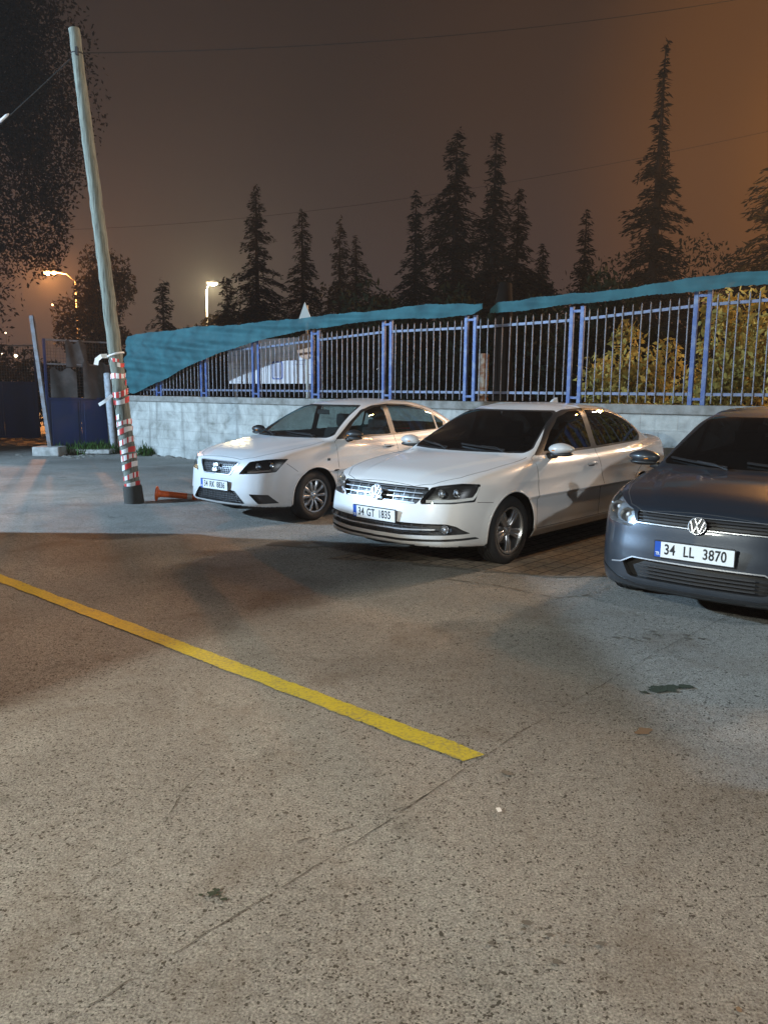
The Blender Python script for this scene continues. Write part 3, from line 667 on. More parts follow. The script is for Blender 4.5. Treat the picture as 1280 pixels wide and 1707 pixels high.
LIFTBACK=dict(L=4.482,hw=.853,H=1.461,wx=(.86,3.462),wr=.305,ar=.352,cowl=1.20,tr=.305,tw=.19,rr=.20,
 deck=([0,.06,.3,.6,.9,1.18,2.2,3.4,3.9,4.3,4.42,4.48],[.70,.765,.84,.90,.945,.98,.965,1.0,1.05,1.08,1.075,1.03]),
 roof=([.85,1.05,1.4,1.75,1.95,2.3,2.65,3.0,3.35,3.7,4.0,4.2,4.4],[.87,.97,1.16,1.32,1.39,1.44,1.463,1.45,1.395,1.29,1.155,1.07,.97]),
 front=([.12,.2,.28,.36,.48,.58,.66,.72,.77,.82],[.14,.04,.0,.0,.01,.02,.035,.06,.10,.18]),
 rear=([.2,.3,.45,.6,.8,1.0,1.08],[4.35,4.44,4.48,4.475,4.45,4.43,4.44]),
 plan=([0,.25,.5,.85,1.5,2.2,3.2,3.8,4.2,4.48],[.75,.80,.83,.85,.853,.853,.85,.835,.80,.73]),
 sec=([.12,.2,.32,.45,.6,.7,.8,.9,1.0,1.1],[.09,.04,.014,.006,.001,0,.008,.03,.07,.13]),
 gw=([.95,1.3,1.8,2.4,3.1,3.7,4.1,4.4],[.74,.77,.785,.79,.78,.745,.70,.64]),
 bow=([0,.3,.5,.62,.75,.88],[0,.02,.06,.12,.25,.45]),
 bot=([0,.2,.6,1.2,4.0,4.48],[.20,.20,.19,.185,.19,.27]),
 crown=.05,hoodx=(.1,1.15),hoody=(.34,.64),ridge=.014,lines=[(.70,.86,.009,.06),(.27,.27,.012,.05)],
 wsb=.20,rsb=.16,rcrown=.035,tumble=.38,paint='white_paint',glass='clear_glass',
 wheel=dict(n=10,w0=.026,w1=.040,m='alloy'),
 P=dict(
  door_f=[(1.25,.285),(1.22,.60),(1.24,.93),(1.34,.985),(1.62,1.18),(1.92,1.35),(2.15,1.405),(2.36,1.42),(2.38,1.0),(2.38,.285)],
  door_r=[(2.38,.285),(2.38,1.0),(2.36,1.42),(2.8,1.42),(3.2,1.365),(3.5,1.265),(3.62,1.15),(3.60,1.0),(3.50,.80),(3.30,.66),(3.14,.54),(3.06,.40),(3.05,.285)],
  seal=[(1.30,.965),(1.64,1.175),(1.92,1.32),(2.15,1.375),(2.5,1.40),(2.9,1.385),(3.2,1.335),(3.46,1.245),(3.68,1.13),(3.62,1.03),(2.4,.985)],
  win_f=[(1.46,1.0),(1.68,1.165),(1.92,1.295),(2.15,1.35),(2.31,1.365),(2.33,1.003)],
  win_r=[(2.43,1.008),(2.41,1.378),(2.8,1.375),(3.15,1.325),(3.36,1.255),(3.38,1.035)],
  win_q=[(3.42,1.04),(3.40,1.235),(3.60,1.13),(3.57,1.05)],
  bonnet=[(.12,.36),(.20,.50),(.38,.62),(.60,.69),(.9,.72),(1.14,.705),(1.18,.5)],
  ws=[(.48,1.38),(.53,1.35),(.70,1.01),(.66,.98)], rw=[(.45,1.33),(.50,1.30),(.64,1.12),(.58,1.09)],
  fronts=['grille','intake','fog'], grille=[(.33,.728),(.365,.72),(.25,.585),(.22,.578)], intake=[(.30,.40),(.345,.395),(.485,.262),(.46,.250)],
  lamps=[('head',(-.8,.6,.15)),('fog',(-.85,.5,0))], head=[(.053,.385,.592),(.143,.49,.738),(.261,.643,.767),(.474,.789,.773),(.308,.755,.625),(.135,.607,.607)],fog=[(.074,.538,.371),(.218,.715,.365),(.34,.77,.262),(.135,.631,.259)],
  tails=[('tail',(.8,.6,.1))], tail=[(4.42,.52,.98),(4.30,.76,.97),(4.22,.80,.90),(4.26,.81,.78),(4.44,.55,.78)],
  shut=[[(1.25,.285),(1.22,.60),(1.24,.93),(1.34,.975)],[(2.38,.985),(2.38,.285)],[(3.60,1.0),(3.50,.80),(3.30,.66),(3.14,.54),(3.06,.40),(3.05,.285)],[(1.25,.285),(3.05,.285)],[(.44,.72),(.58,.62)]],
  shut_top=[[(.12,.0),(.12,.36),(.20,.50),(.38,.62),(.60,.69),(.9,.72),(1.14,.705)]],
  handle_f=(2.20,.85),handle_r=(3.20,.88),mir=(1.46,.92,1.03)))
LIFTBACK['P']['fronts']=['grille','intake']

def rows(F,b,zs,y0,y1,w,h,lift,zf=None):
    for z in zs:
        Q,Nn=on_front(F,[(y0,z),(y1,z)],.04)
        if zf: Q=np.array([[q[0],q[1],q[2]] for q in Q])
        strip(b,Q,Nn,w,h,lift)
def cols(F,b,ys,z0,z1,w,h,lift):
    for y in ys:
        Q,Nn=on_front(F,[(y,z0),(y,z1)],.02); strip(b,Q,Nn,w,h,lift)
def lamp_unit(root,F,I,T,key,bezel,depth,cups,extra=None,lens='lens_glass'):
    s=1 if T=='r' else -1
    o=bowl(I,F,[key+T],'headlight' if key=='head' else 'fog_lamp',bezel,root,(depth,-.25*depth*s,0))
    for (x,y,z,r,d,yw) in cups:
        b=bmesh.new(); ellip_cup(b,(x,y*s,z),r,d,yaw=yw*s); bmo('reflector',b,'reflector',o,smooth=True)
        b=bmesh.new(); bmesh.ops.create_uvsphere(b,u_segments=12,v_segments=8,radius=r*.32,matrix=Matrix.Translation((x+d*.45,y*s,z))); bmo('bulb',b,'bulb',o,smooth=True)
    if extra: extra(o,s)
    region_obj(I,F,[key+T],'lens',lens,o)
    return o
def jetta_front(root,F,I):
    g=bowl(I,F,['grille'],'grille','lamp_bezel',root,(.05,0,0)); b=bmesh.new()
    rows(F,b,(.731,),-.47,.47,.008,.006,-.004); rows(F,b,(.692,.650),-.47,.47,.009,.010,-.010); rows(F,b,(.608,),-.41,.41,.010,.008,-.006)
    bmo('grille_bar',b,'badge',g,smooth=True,ang=40)
    
    for y_ in(-.38,-.28,-.17,.17,.28,.38): b=bmesh.new(); cols(F,b,(y_,),.612,.728,.004,.004,-.014); bmo('grille_rib',b,'badge',g)
    
    emblem_vw(root,facing(.030,.672,tilt=.28),.070)
    # small badge on the car's right half of the grille
    q,_=on_front(F,[(.36,.712)]); link('badge',text_mesh('TSI',.032,1.0,.001,facing(float(q[0][0])-.008,.712,.36,-.3,.0),.002),'chrome',g)
    a=bowl(I,F,['intake'],'air_intake','lamp_bezel',root,(.07,0,0)); b=bmesh.new()
    Q,Nn=on_front(F,[(-.62,.392),(-.30,.372),(.30,.372),(.62,.392)],.04); strip(b,Q,Nn,.012,.012,-.006); bmo('intake_trim',b,'badge',a,smooth=True,ang=40)
    b=bmesh.new(); rows(F,b,(.40,.348),-.55,.55,.005,.006,-.03); cols(F,b,[-.5+.1*i for i in range(11)],.33,.43,.006,.008,-.03); bmo('intake_mesh',b,'dark_alloy',a)
    sl=bowl(I,F,['slot'],'lower_slot','lamp_bezel',root,(.04,0,0))
    for s in(1,-1):
        f=empty('fog_lamp',(.175,.675*s,.392)); f.parent=root
        b=bmesh.new(); ellip_cup(b,(0,0,0),.036,.03,yaw=-.35*s); bmo('reflector',b,'reflector',f,smooth=True)
        b=bmesh.new(); bmesh.ops.create_uvsphere(b,u_segments=12,v_segments=8,radius=.010); bmo('bulb',b,'bulb',f,smooth=True)
        b=bmesh.new(); tube(b,[(.004*0,.038*math.cos(t)*1.0,.038*math.sin(t)) for t in np.linspace(0,2*PI,21)],.004,6,False); bmo('fog_ring',b,'satin',f,smooth=True)
        b=bmesh.new(); box(b,(.01,.045*s,0),(.01,.05,.03)); bmo('fog_bezel',b,'black_plastic',f)
    def ex(o,s):
        b=bmesh.new(); P=np.array([(.125,.49,.622),(.20,.60,.624),(.28,.70,.632),(.40,.79,.648),(.44,.812,.70),(.475,.808,.745)])
        P[:,1]*=s; P[:,0]+=.014; Nn=[(-.8,.6*s,0)]*len(P); strip(b,P,Nn,.024,.008); bmo('daylight_strip',b,'white_plastic',o)
        b=bmesh.new(); P=np.array([(.20,.52,.735),(.33,.66,.752),(.46,.775,.752)]); P[:,1]*=s; P[:,0]+=.03; strip(b,P,[(-.8,.6*s,0)]*3,.03,.01); bmo('lamp_shroud',b,'dark_alloy',o)
    for T in'lr': lamp_unit(root,F,I,T,'head','head_bezel',.09,[(.205,.60,.692,.038,.04,.30),(.288,.70,.698,.040,.045,.35)],ex)
    plate(root,facing(-.004,.477,tilt=-.03),[('34',-.155),('GT',-.035),('1835',.132)],'34 GT 1835')
def seat_front(root,F,I):
    g=bowl(I,F,['grille'],'grille','black_plastic',root,(.04,0,0)); b=bmesh.new()
    cols(F,b,[-.32+.032*i for i in range(21)],.59,.722,.005,.006,-.020); rows(F,b,[.60+.024*i for i in range(6)],-.30,.30,.005,.006,-.020); bmo('grille_mesh',b,'dark_alloy',g)
    b=bmesh.new(); Q,Nn=on_front(F,rounded([(-.33,.73),(.33,.73),(.362,.722),(.25,.583),(.22,.577),(-.22,.577),(-.25,.583),(-.362,.722)],.01),.03,True); strip(b,Q,Nn,.014,.009,-.002,True); bmo('grille_surround',b,'badge',g,smooth=True,ang=40)
    emblem_s(root,facing(.022,.655,tilt=.25),.055)
    a=bowl(I,F,['intake'],'air_intake','lamp_bezel',root,(.05,0,0)); b=bmesh.new()
    rows(F,b,[.27+.026*i for i in range(5)],-.42,.42,.006,.006,-.025); cols(F,b,[-.42+.056*i for i in range(16)],.26,.39,.005,.005,-.025); bmo('intake_mesh',b,'dark_alloy',a)
    def ex(o,s):
        b=bmesh.new(); P=np.array([(.11,.46,.615),(.20,.58,.628),(.28,.68,.640)]); P[:,1]*=s; P[:,0]+=.02; strip(b,P,[(-.8,.6*s,0)]*3,.018,.01); bmo('lamp_shroud',b,'satin',o)
    for T in'lr':
        lamp_unit(root,F,I,T,'head','head_bezel',.10,[(.195,.56,.685,.040,.05,.30),(.290,.665,.700,.050,.05,.40)],ex)
        bowl(I,F,['fog'+T],'fog_recess','lamp_bezel',root,(.04,0,0))
    plate(root,facing(-.012,.447),[('34',-.155),('RK',-.035),('8836',.132)],'34 RK 8836')
    b=bmesh.new(); Q,Nn=on_side(F,[(1.05,.735),(1.09,.735)],-1,step=.02); strip(b,Q,Nn,.03,.006); bmo('side_repeater',b,'lamp_bezel',root)
def polo_front(root,F,I):
    g=bowl(I,F,['grille'],'grille','black_plastic',root,(.035,0,0)); b=bmesh.new()
    rows(F,b,(.672,),-.43,.43,.007,.007,-.004); rows(F,b,(.748,),-.43,.43,.004,.004,-.002); bmo('grille_bar',b,'badge',g,smooth=True,ang=40)
    b=bmesh.new(); rows(F,b,(.690,.712,.733),-.43,.43,.008,.010,-.016); bmo('grille_fin',b,'lamp_bezel',g)
    emblem_vw(root,facing(.030,.700,tilt=.30),.060)
    a=bowl(I,F,['intake'],'air_intake','black_plastic',root,(.06,0,0)); b=bmesh.new()
    rows(F,b,(.385,.36,.335,.31),-.38,.38,.010,.010,-.02); bmo('intake_fin',b,'lamp_bezel',a)
    b=bmesh.new(); Q,Nn=on_front(F,[(-.60,.372),(-.52,.385),(-.43,.432),(.43,.432),(.52,.385),(.60,.372)],.03); strip(b,Q,Nn,.009,.008,0); bmo('intake_trim',b,'badge',a,smooth=True,ang=40)
    b=bmesh.new()
    for s in(1,-1): Q,Nn=on_front(F,[(.70*s,.33),(.55*s,.27),(.40*s,.245)],.03); strip(b,Q,Nn,.012,.01,0)
    Q,Nn=on_front(F,[(-.40,.245),(.40,.245)],.03); strip(b,Q,Nn,.012,.01,0); bmo('lower_lip',b,'black_plastic',root)
    def ex(o,s):
        b=bmesh.new()
        for (x,y,z,w) in((.24,.60,.655,.04),(.36,.72,.74,.05)): box(b,(x+.03,y*s,z),(.02,w,w*.7),rot=None,bev=.006)
        bmo('lamp_shroud',b,'satin',o,smooth=True,ang=40)
    for T in'lr': lamp_unit(root,F,I,T,'head','pale_bezel',.08,[(.20,.545,.70,.052,.05,.25),(.31,.665,.735,.050,.05,.35)],ex)
    plate(root,facing(-.012,.522),[('34',-.155),('LL',-.030),('3870',.135)],'34 LL 3870')
    b=bmesh.new(); box(b,(1.72,-.10,1.30),(.004,.12,.06)); bmo('windscreen_sticker',b,'sticker',root)
# ------------------------------------------------------------------ ground
def ground_material():
    m=bpy.data.materials.new('worn_concrete'); m.use_nodes=True; t=m.node_tree; b=t.nodes['Principled BSDF']; co=N(t,'ShaderNodeTexCoord')
    def noise(sc,det=5,ro=.6,dist=0.):
        n=N(t,'ShaderNodeTexNoise'); n.inputs['Scale'].default_value=sc; n.inputs['Detail'].default_value=det; n.inputs['Roughness'].default_value=ro; n.inputs['Distortion'].default_value=dist; lk(t,co.outputs['Object'],n.inputs['Vector']); return n
    def mul(a,bv,col):   # mix by factor socket
        mx=N(t,'ShaderNodeMix',data_type='RGBA'); lk(t,bv,mx.inputs[0]); lk(t,a,mx.inputs[6]); 
        if isinstance(col,tuple): mx.inputs[7].default_value=(*col,1)
        else: lk(t,col,mx.inputs[7])
        return mx.outputs[2]
    n1=noise(.55,6,.62,.4); base=ramp(t,[(.28,(.20,.195,.18)),(.44,(.27,.265,.245)),(.60,(.33,.325,.30)),(.76,(.43,.425,.40))]); lk(t,n1.outputs['Fac'],base.inputs[0]); c=base.outputs[0]
    n2=noise(26,7,.8); r2=ramp(t,[(.36,(.74,.735,.72)),(.5,(1,1,1)),(.64,(1.18,1.18,1.17))]); lk(t,n2.outputs['Fac'],r2.inputs[0])
    m2=N(t,'ShaderNodeMix',data_type='RGBA',blend_type='MULTIPLY'); m2.inputs[0].default_value=1; lk(t,c,m2.inputs[6]); lk(t,r2.outputs[0],m2.inputs[7]); c=m2.outputs[2]
    n3=noise(120,6,.8); r3=ramp(t,[(.38,(.40,.385,.36)),(.50,(1,1,1)),(.62,(1.6,1.58,1.52))]); lk(t,n3.outputs['Fac'],r3.inputs[0])
    m3=N(t,'ShaderNodeMix',data_type='RGBA',blend_type='MULTIPLY'); m3.inputs[0].default_value=1; lk(t,c,m3.inputs[6]); lk(t,r3.outputs[0],m3.inputs[7]); c=m3.outputs[2]
    # pits of two sizes, denser in worn areas
    pits=[]
    for sc,th,dn in((110,.20,.50),(200,.22,.42)):
        v=N(t,'ShaderNodeTexVoronoi'); v.inputs['Scale'].default_value=sc; v.inputs['Randomness'].default_value=1
        wv=noise(30,3); ws_=N(t,'ShaderNodeVectorMath',operation='MULTIPLY_ADD'); lk(t,wv.outputs['Color'],ws_.inputs[0]); ws_.inputs[1].default_value=(.018,)*3; lk(t,co.outputs['Object'],ws_.inputs[2]); lk(t,ws_.outputs[0],v.inputs['Vector'])
        sp_=N(t,'ShaderNodeSeparateColor'); lk(t,v.outputs['Color'],sp_.inputs[0])
        wn=noise(.9,3); th_=N(t,'ShaderNodeMath',operation='SUBTRACT'); lk(t,wn.outputs['Fac'],th_.inputs[0]); th_.inputs[1].default_value=dn-.28
        lt=N(t,'ShaderNodeMath',operation='LESS_THAN'); lk(t,sp_.outputs[0],lt.inputs[0]); lk(t,th_.outputs[0],lt.inputs[1])
        sz=N(t,'ShaderNodeMath',operation='MULTIPLY'); lk(t,sp_.outputs[1],sz.inputs[0]); sz.inputs[1].default_value=.42
        df=N(t,'ShaderNodeMapRange'); df.interpolation_type='SMOOTHSTEP'; lk(t,v.outputs['Distance'],df.inputs['Value']); lk(t,sz.outputs[0],df.inputs['From Max']); df.inputs['From Min'].default_value=.05; df.inputs['To Min'].default_value=1; df.inputs['To Max'].default_value=0
        pm=N(t,'ShaderNodeMath',operation='MULTIPLY'); lk(t,lt.outputs[0],pm.inputs[0]); lk(t,df.outputs[0],pm.inputs[1]); pits.append(pm)
    mxp=N(t,'ShaderNodeMath',operation='MAXIMUM'); lk(t,pits[0].outputs[0],mxp.inputs[0]); lk(t,pits[1].outputs[0],mxp.inputs[1])
    c=mul(c,mxp.outputs[0],(.07,.066,.054))
    # brownish and greenish soiling
    n5=noise(1.7,5,.6,.6); r5=N(t,'ShaderNodeMapRange'); lk(t,n5.outputs['Fac'],r5.inputs['Value']); r5.inputs['From Min'].default_value=.52; r5.inputs['From Max'].default_value=.75; r5.inputs['To Max'].default_value=.55; c=mul(c,r5.outputs[0],(.145,.115,.085))
    n6=noise(3.1,6,.65,.5); r6=N(t,'ShaderNodeMapRange'); lk(t,n6.outputs['Fac'],r6.inputs['Value']); r6.inputs['From Min'].default_value=.62; r6.inputs['From Max'].default_value=.74; r6.inputs['To Max'].default_value=.6; c=mul(c,r6.outputs[0],(.075,.072,.060))
    lk(t,c,b.inputs['Base Color']); b.inputs['Roughness'].default_value=.82; b.inputs['Specular IOR Level'].default_value=.35
    # relief
    h1=N(t,'ShaderNodeMath',operation='MULTIPLY'); lk(t,n3.outputs['Fac'],h1.inputs[0]); h1.inputs[1].default_value=.9
    h2=N(t,'ShaderNodeMath',operation='SUBTRACT'); lk(t,h1.outputs[0],h2.inputs[0]); lk(t,mxp.outputs[0],h2.inputs[1])
    n7=noise(22,5,.7); h3=N(t,'ShaderNodeMath',operation='MULTIPLY_ADD'); lk(t,n7.outputs['Fac'],h3.inputs[0]); h3.inputs[1].default_value=1.2; lk(t,h2.outputs[0],h3.inputs[2])
    bp=N(t,'ShaderNodeBump'); bp.inputs['Strength'].default_value=1; bp.inputs['Distance'].default_value=.008; lk(t,h3.outputs[0],bp.inputs['Height']); lk(t,bp.outputs[0],b.inputs['Normal'])
    MATS['concrete']=m
ground_material()
b=bmesh.new(); bmesh.ops.create_grid(b,x_segments=40,y_segments=40,size=150)
for v in b.verts: v.co.y+=60
tag(bmo('ground',b,'concrete'),kind='structure')

def flat(name,poly,z,m,kind='structure'):
    b=bmesh.new(); b.faces.new([b.verts.new((x,y,z)) for x,y in poly]); return tag(bmo(name,b,m),kind=kind)
def line_material():
    m=bpy.data.materials.new('yellow_line'); m.use_nodes=True; t=m.node_tree; b=t.nodes['Principled BSDF']; co=N(t,'ShaderNodeTexCoord')
    def noise(sc,ro=.7):
        n=N(t,'ShaderNodeTexNoise'); n.inputs['Scale'].default_value=sc; n.inputs['Detail'].default_value=7; n.inputs['Roughness'].default_value=ro; lk(t,co.outputs['Object'],n.inputs['Vector']); return n
    n=noise(60); n2=noise(5); a=N(t,'ShaderNodeMath',operation='MULTIPLY_ADD'); lk(t,n2.outputs['Fac'],a.inputs[0]); a.inputs[1].default_value=.35; lk(t,n.outputs['Fac'],a.inputs[2])
    r=ramp(t,[(.50,(.22,.20,.13)),(.60,(.40,.33,.05)),(.74,(.56,.46,.025)),(.95,(.52,.44,.06))]); lk(t,a.outputs[0],r.inputs[0]); lk(t,r.outputs[0],b.inputs['Base Color']); b.inputs['Roughness'].default_value=.6
    bp=N(t,'ShaderNodeBump'); bp.inputs['Strength'].default_value=.6; bp.inputs['Distance'].default_value=.004; lk(t,n.outputs['Fac'],bp.inputs['Height']); lk(t,bp.outputs[0],b.inputs['Normal'])
    MATS['yellow']=m
line_material(); mat('crack_dirt',(.11,.10,.083),.95); mat('moss',(.03,.042,.025),.95,bump=(120,.6)); mat('rust_stain',(.19,.125,.075),.9); mat('wet_dirt',(.15,.135,.11),.7)
# painted line: edges follow the photograph's stripe, slightly ragged
b=bmesh.new(); p0=Vector((-7.6,10.05,0)); p1=Vector((.392,3.118,0)); d=(p1-p0).normalized(); s=Vector((-d.y,d.x,0)); n=420; L=[];Rr=[]
for i in range(n+1):
    p=p0.lerp(p1,i/n); w=.060; e=[rng.normal(0,.0030)+.003*math.sin(i*.37+k_*2)+.002*math.sin(i*.11+k_) for k_ in range(2)]
    L.append(b.verts.new((p+s*(w+e[0])+d*(.025*(i==n))+Vector((0,0,.004))))); Rr.append(b.verts.new((p-s*(w+e[1])-d*(.012*(i==n))+Vector((0,0,.004)))))
for i in range(n): b.faces.new((L[i],Rr[i],Rr[i+1],L[i+1]))
tag(bmo('parking_line',b,'yellow'),kind='structure')
def crack(name,pts,w,seed,z=.0035,gap=.15,m='crack_dirt',wob=.012):
    g=np.random.default_rng(seed); q=densify(pts,.03); b=bmesh.new(); pr=None; off=0.
    for i,p in enumerate(q):
        a=np.array(q[max(i-1,0)]); c=np.array(q[min(i+1,len(q)-1)]); dd=(c-a)/np.linalg.norm(c-a); nn=np.array([-dd[1],dd[0]]); off=off*.9+g.normal(0,wob*.3)
        ww=w*max(.15,g.normal(1,.45)); x=np.array(p)+nn*off; cur=(b.verts.new((*(x+nn*ww/2),z)),b.verts.new((*(x-nn*ww/2),z)))
        if pr and g.random()>gap: b.faces.new((pr[0],pr[1],cur[1],cur[0]))
        pr=cur
    return tag(bmo(name,b,m),kind='structure')
crack('slab_joint',[(2.6,5.45),(1.82,4.65),(.91,3.66),(.2,2.83),(-.32,2.23),(-.9,1.6)],.0035,1,gap=.12,wob=.008)
crack('ground_crack',[(-.72,3.05),(-.79,2.81),(-.80,2.5),(-.95,2.25)],.004,2,gap=.5)
crack('ground_crack',[(-.35,2.45),(-.05,2.62),(.2,2.83)],.004,5,gap=.4)
crack('ground_crack',[(.2,6.9),(.83,6.62),(1.2,6.55),(1.45,6.42),(2.2,6.5)],.035,3,z=.005,gap=.12,m='wet_dirt')
crack('ground_crack',[(.45,6.35),(.9,6.15),(1.35,5.75),(1.6,5.85)],.02,4,gap=.3,m='wet_dirt')
def blot(name,c,r,seed,m,z=.003,st=1.,n=60,ro=.4):
    g=np.random.default_rng(seed); ph=g.random(6)*6.28; am=g.random(6)*ro/np.arange(1,7)
    pts=[]
    for i in range(n):
        t=2*PI*i/n; k=1+sum(am[j]*math.sin((j+2)*t+ph[j]) for j in range(6)); pts.append((c[0]+r*k*math.cos(t)*st,c[1]+r*k*math.sin(t)))
    return flat(name,pts,z,m)
def cluster(name,c,spread,n,r0,m,seed,z=.006):
    g=np.random.default_rng(seed); b=bmesh.new()
    for _ in range(n):
        x,y=c[0]+g.normal(0,spread),c[1]+g.normal(0,spread*.45); rr=r0*(.3+g.random()**2); k=int(7+g.integers(0,4)); ph=g.random()*6
        b.faces.new([b.verts.new((x+rr*1.4*(.6+.5*g.random())*math.cos(ph+2*PI*i/k),y+rr*(.6+.5*g.random())*math.sin(ph+2*PI*i/k),z+_*2e-5)) for i in range(k)])
    return tag(bmo(name,b,m),kind='structure')
cluster('moss_patch',(1.53,3.93),.05,26,.028,'moss',1); cluster('moss_patch',(1.38,3.86),.02,8,.014,'moss',2); cluster('moss_patch',(-.53,2.19),.022,14,.010,'moss',3)
cluster('grit',(1.8,4.78),.16,22,.018,'crack_dirt',4,.005); cluster('grit',(.45,2.0),.09,22,.010,'crack_dirt',6,.005); cluster('grit',(-.3,3.0),.3,16,.009,'crack_dirt',7,.005)
blot('rust_spot',(1.22,3.39),.032,4,'rust_stain',.005,1.3); blot('rust_spot',(.92,1.75),.008,5,'rust_stain',.005)
for i,(x,y,r) in enumerate([(-1.0,7.75,.10),(-.72,7.6,.05),(-.2,7.35,.06),(.52,2.98,.012)]): blot('ground_stain',(x,y),r,40+i,'crack_dirt' if i>5 else 'wet_dirt',.005,2.4,ro=.8)
# block paving under the cars
def paver_material():
    m=bpy.data.materials.new('pavers'); m.use_nodes=True; t=m.node_tree; b=t.nodes['Principled BSDF']; co=N(t,'ShaderNodeTexCoord'); mp=N(t,'ShaderNodeMapping'); mp.inputs['Rotation'].default_value=(0,0,R(-48)); lk(t,co.outputs['Object'],mp.inputs[0])
    br=N(t,'ShaderNodeTexBrick'); br.inputs['Scale'].default_value=1; br.inputs['Brick Width'].default_value=.22; br.inputs['Row Height'].default_value=.14; br.inputs['Mortar Size'].default_value=.007
    br.inputs['Color1'].default_value=(.22,.175,.13,1); br.inputs['Color2'].default_value=(.27,.22,.165,1); br.inputs['Mortar'].default_value=(.05,.04,.03,1); lk(t,mp.outputs[0],br.inputs['Vector'])
    n=N(t,'ShaderNodeTexNoise'); n.inputs['Scale'].default_value=25; n.inputs['Detail'].default_value=5; lk(t,co.outputs['Object'],n.inputs['Vector']); r=ramp(t,[(.3,(.6,.6,.6)),(.7,(1.2,1.2,1.2))]); lk(t,n.outputs['Fac'],r.inputs[0])
    mx=N(t,'ShaderNodeMix',data_type='RGBA',blend_type='MULTIPLY'); mx.inputs[0].default_value=1; lk(t,br.outputs[0],mx.inputs[6]); lk(t,r.outputs[0],mx.inputs[7]); lk(t,mx.outputs[2],b.inputs['Base Color']); b.inputs['Roughness'].default_value=.85
    bp=N(t,'ShaderNodeBump'); bp.inputs['Strength'].default_value=.5; bp.inputs['Distance'].default_value=.01; bp.invert=True; lk(t,br.outputs['Fac'],bp.inputs['Height']); lk(t,bp.outputs[0],b.inputs['Normal']); MATS['pavers']=m
paver_material()
WD=Vector((math.cos(R(-39.5)),math.sin(R(-39.5)),0)); WN=Vector((WD.y,-WD.x,0)); WP=Vector((-5.84,18.63,0))   # wall line, normal towards the yard
def wl(s,off=0.,z=0.): return WP+WD*s+WN*off+Vector((0,0,z))     # s along the wall from its left end
def ws_at(px_x,y=None): return px_x
e=[(-.55,7.05),(.2,6.95),(.9,6.66),(1.45,6.42),(2.1,6.50),(3.2,5.9),(6.,4.2)]
q=[wl(20,-.0),wl(9.5,-.0)]; flat('block_paving',e+[(p.x,p.y) for p in q]+[(1.2,9.1)],.004,'pavers')

# ------------------------------------------------------------------ wall, fence, net
def wall_material():
    m=bpy.data.materials.new('limewash'); m.use_nodes=True; t=m.node_tree; b=t.nodes['Principled BSDF']; co=N(t,'ShaderNodeTexCoord')
    mp=N(t,'ShaderNodeMapping'); mp.inputs['Rotation'].default_value=(R(90),0,0); lk(t,co.outputs['Object'],mp.inputs[0])
    br=N(t,'ShaderNodeTexBrick'); br.inputs['Scale'].default_value=1; br.inputs['Brick Width'].default_value=.52; br.inputs['Row Height'].default_value=.21; br.inputs['Mortar Size'].default_value=.010; br.inputs['Mortar Smooth'].default_value=.5
    br.inputs['Color1'].default_value=(.40,.40,.38,1); br.inputs['Color2'].default_value=(.44,.44,.415,1); br.inputs['Mortar'].default_value=(.375,.372,.352,1); lk(t,mp.outputs[0],br.inputs['Vector'])
    n=N(t,'ShaderNodeTexNoise'); n.inputs['Scale'].default_value=2.4; n.inputs['Detail'].default_value=9; n.inputs['Roughness'].default_value=.68; n.inputs['Distortion'].default_value=.5; lk(t,co.outputs['Object'],n.inputs['Vector'])
    r=ramp(t,[(.30,(.42,.42,.38)),(.45,(.80,.80,.78)),(.6,(1.1,1.1,1.08)),(.75,(1.3,1.3,1.3))]); lk(t,n.outputs['Fac'],r.inputs[0])
    mx=N(t,'ShaderNodeMix',data_type='RGBA',blend_type='MULTIPLY'); mx.inputs[0].default_value=1; lk(t,br.outputs[0],mx.inputs[6]); lk(t,r.outputs[0],mx.inputs[7])
    # runs and grime: stretched noise
    m2=N(t,'ShaderNodeMapping'); m2.inputs['Scale'].default_value=(3.5,1,.35); lk(t,co.outputs['Object'],m2.inputs[0]); n2=N(t,'ShaderNodeTexNoise'); n2.inputs['Scale'].default_value=1.5; n2.inputs['Detail'].default_value=7; lk(t,m2.outputs[0],n2.inputs['Vector'])
    rr=N(t,'ShaderNodeMapRange'); rr.inputs['From Min'].default_value=.56; rr.inputs['From Max'].default_value=.72; rr.inputs['To Max'].default_value=.6; lk(t,n2.outputs['Fac'],rr.inputs['Value'])
    m3=N(t,'ShaderNodeMix',data_type='RGBA'); m3.inputs[7].default_value=(.15,.145,.13,1); lk(t,rr.outputs[0],m3.inputs[0]); lk(t,mx.outputs[2],m3.inputs[6]); lk(t,m3.outputs[2],b.inputs['Base Color']); b.inputs['Roughness'].default_value=.9
    ad=N(t,'ShaderNodeMath',operation='MULTIPLY_ADD'); lk(t,br.outputs['Fac'],ad.inputs[0]); ad.inputs[1].default_value=-.12; lk(t,n.outputs['Fac'],ad.inputs[2]); bp=N(t,'ShaderNodeBump'); bp.inputs['Strength'].default_value=.9; bp.inputs['Distance'].default_value=.03; lk(t,ad.outputs[0],bp.inputs['Height']); lk(t,bp.outputs[0],b.inputs['Normal']); MATS['limewash']=m
wall_material()
mat('coping',(.30,.29,.27),.9,noise=(6,(.15,.14,.12),.35,.7),bump=(40,.4)); mat('blue_steel',(.045,.08,.22),.5,.1,noise=(9,(.17,.20,.28),.46,.74),bump=(50,.15)); mat('picket_steel',(.20,.20,.23),.5,.2,noise=(14,(.10,.07,.055),.45,.7))
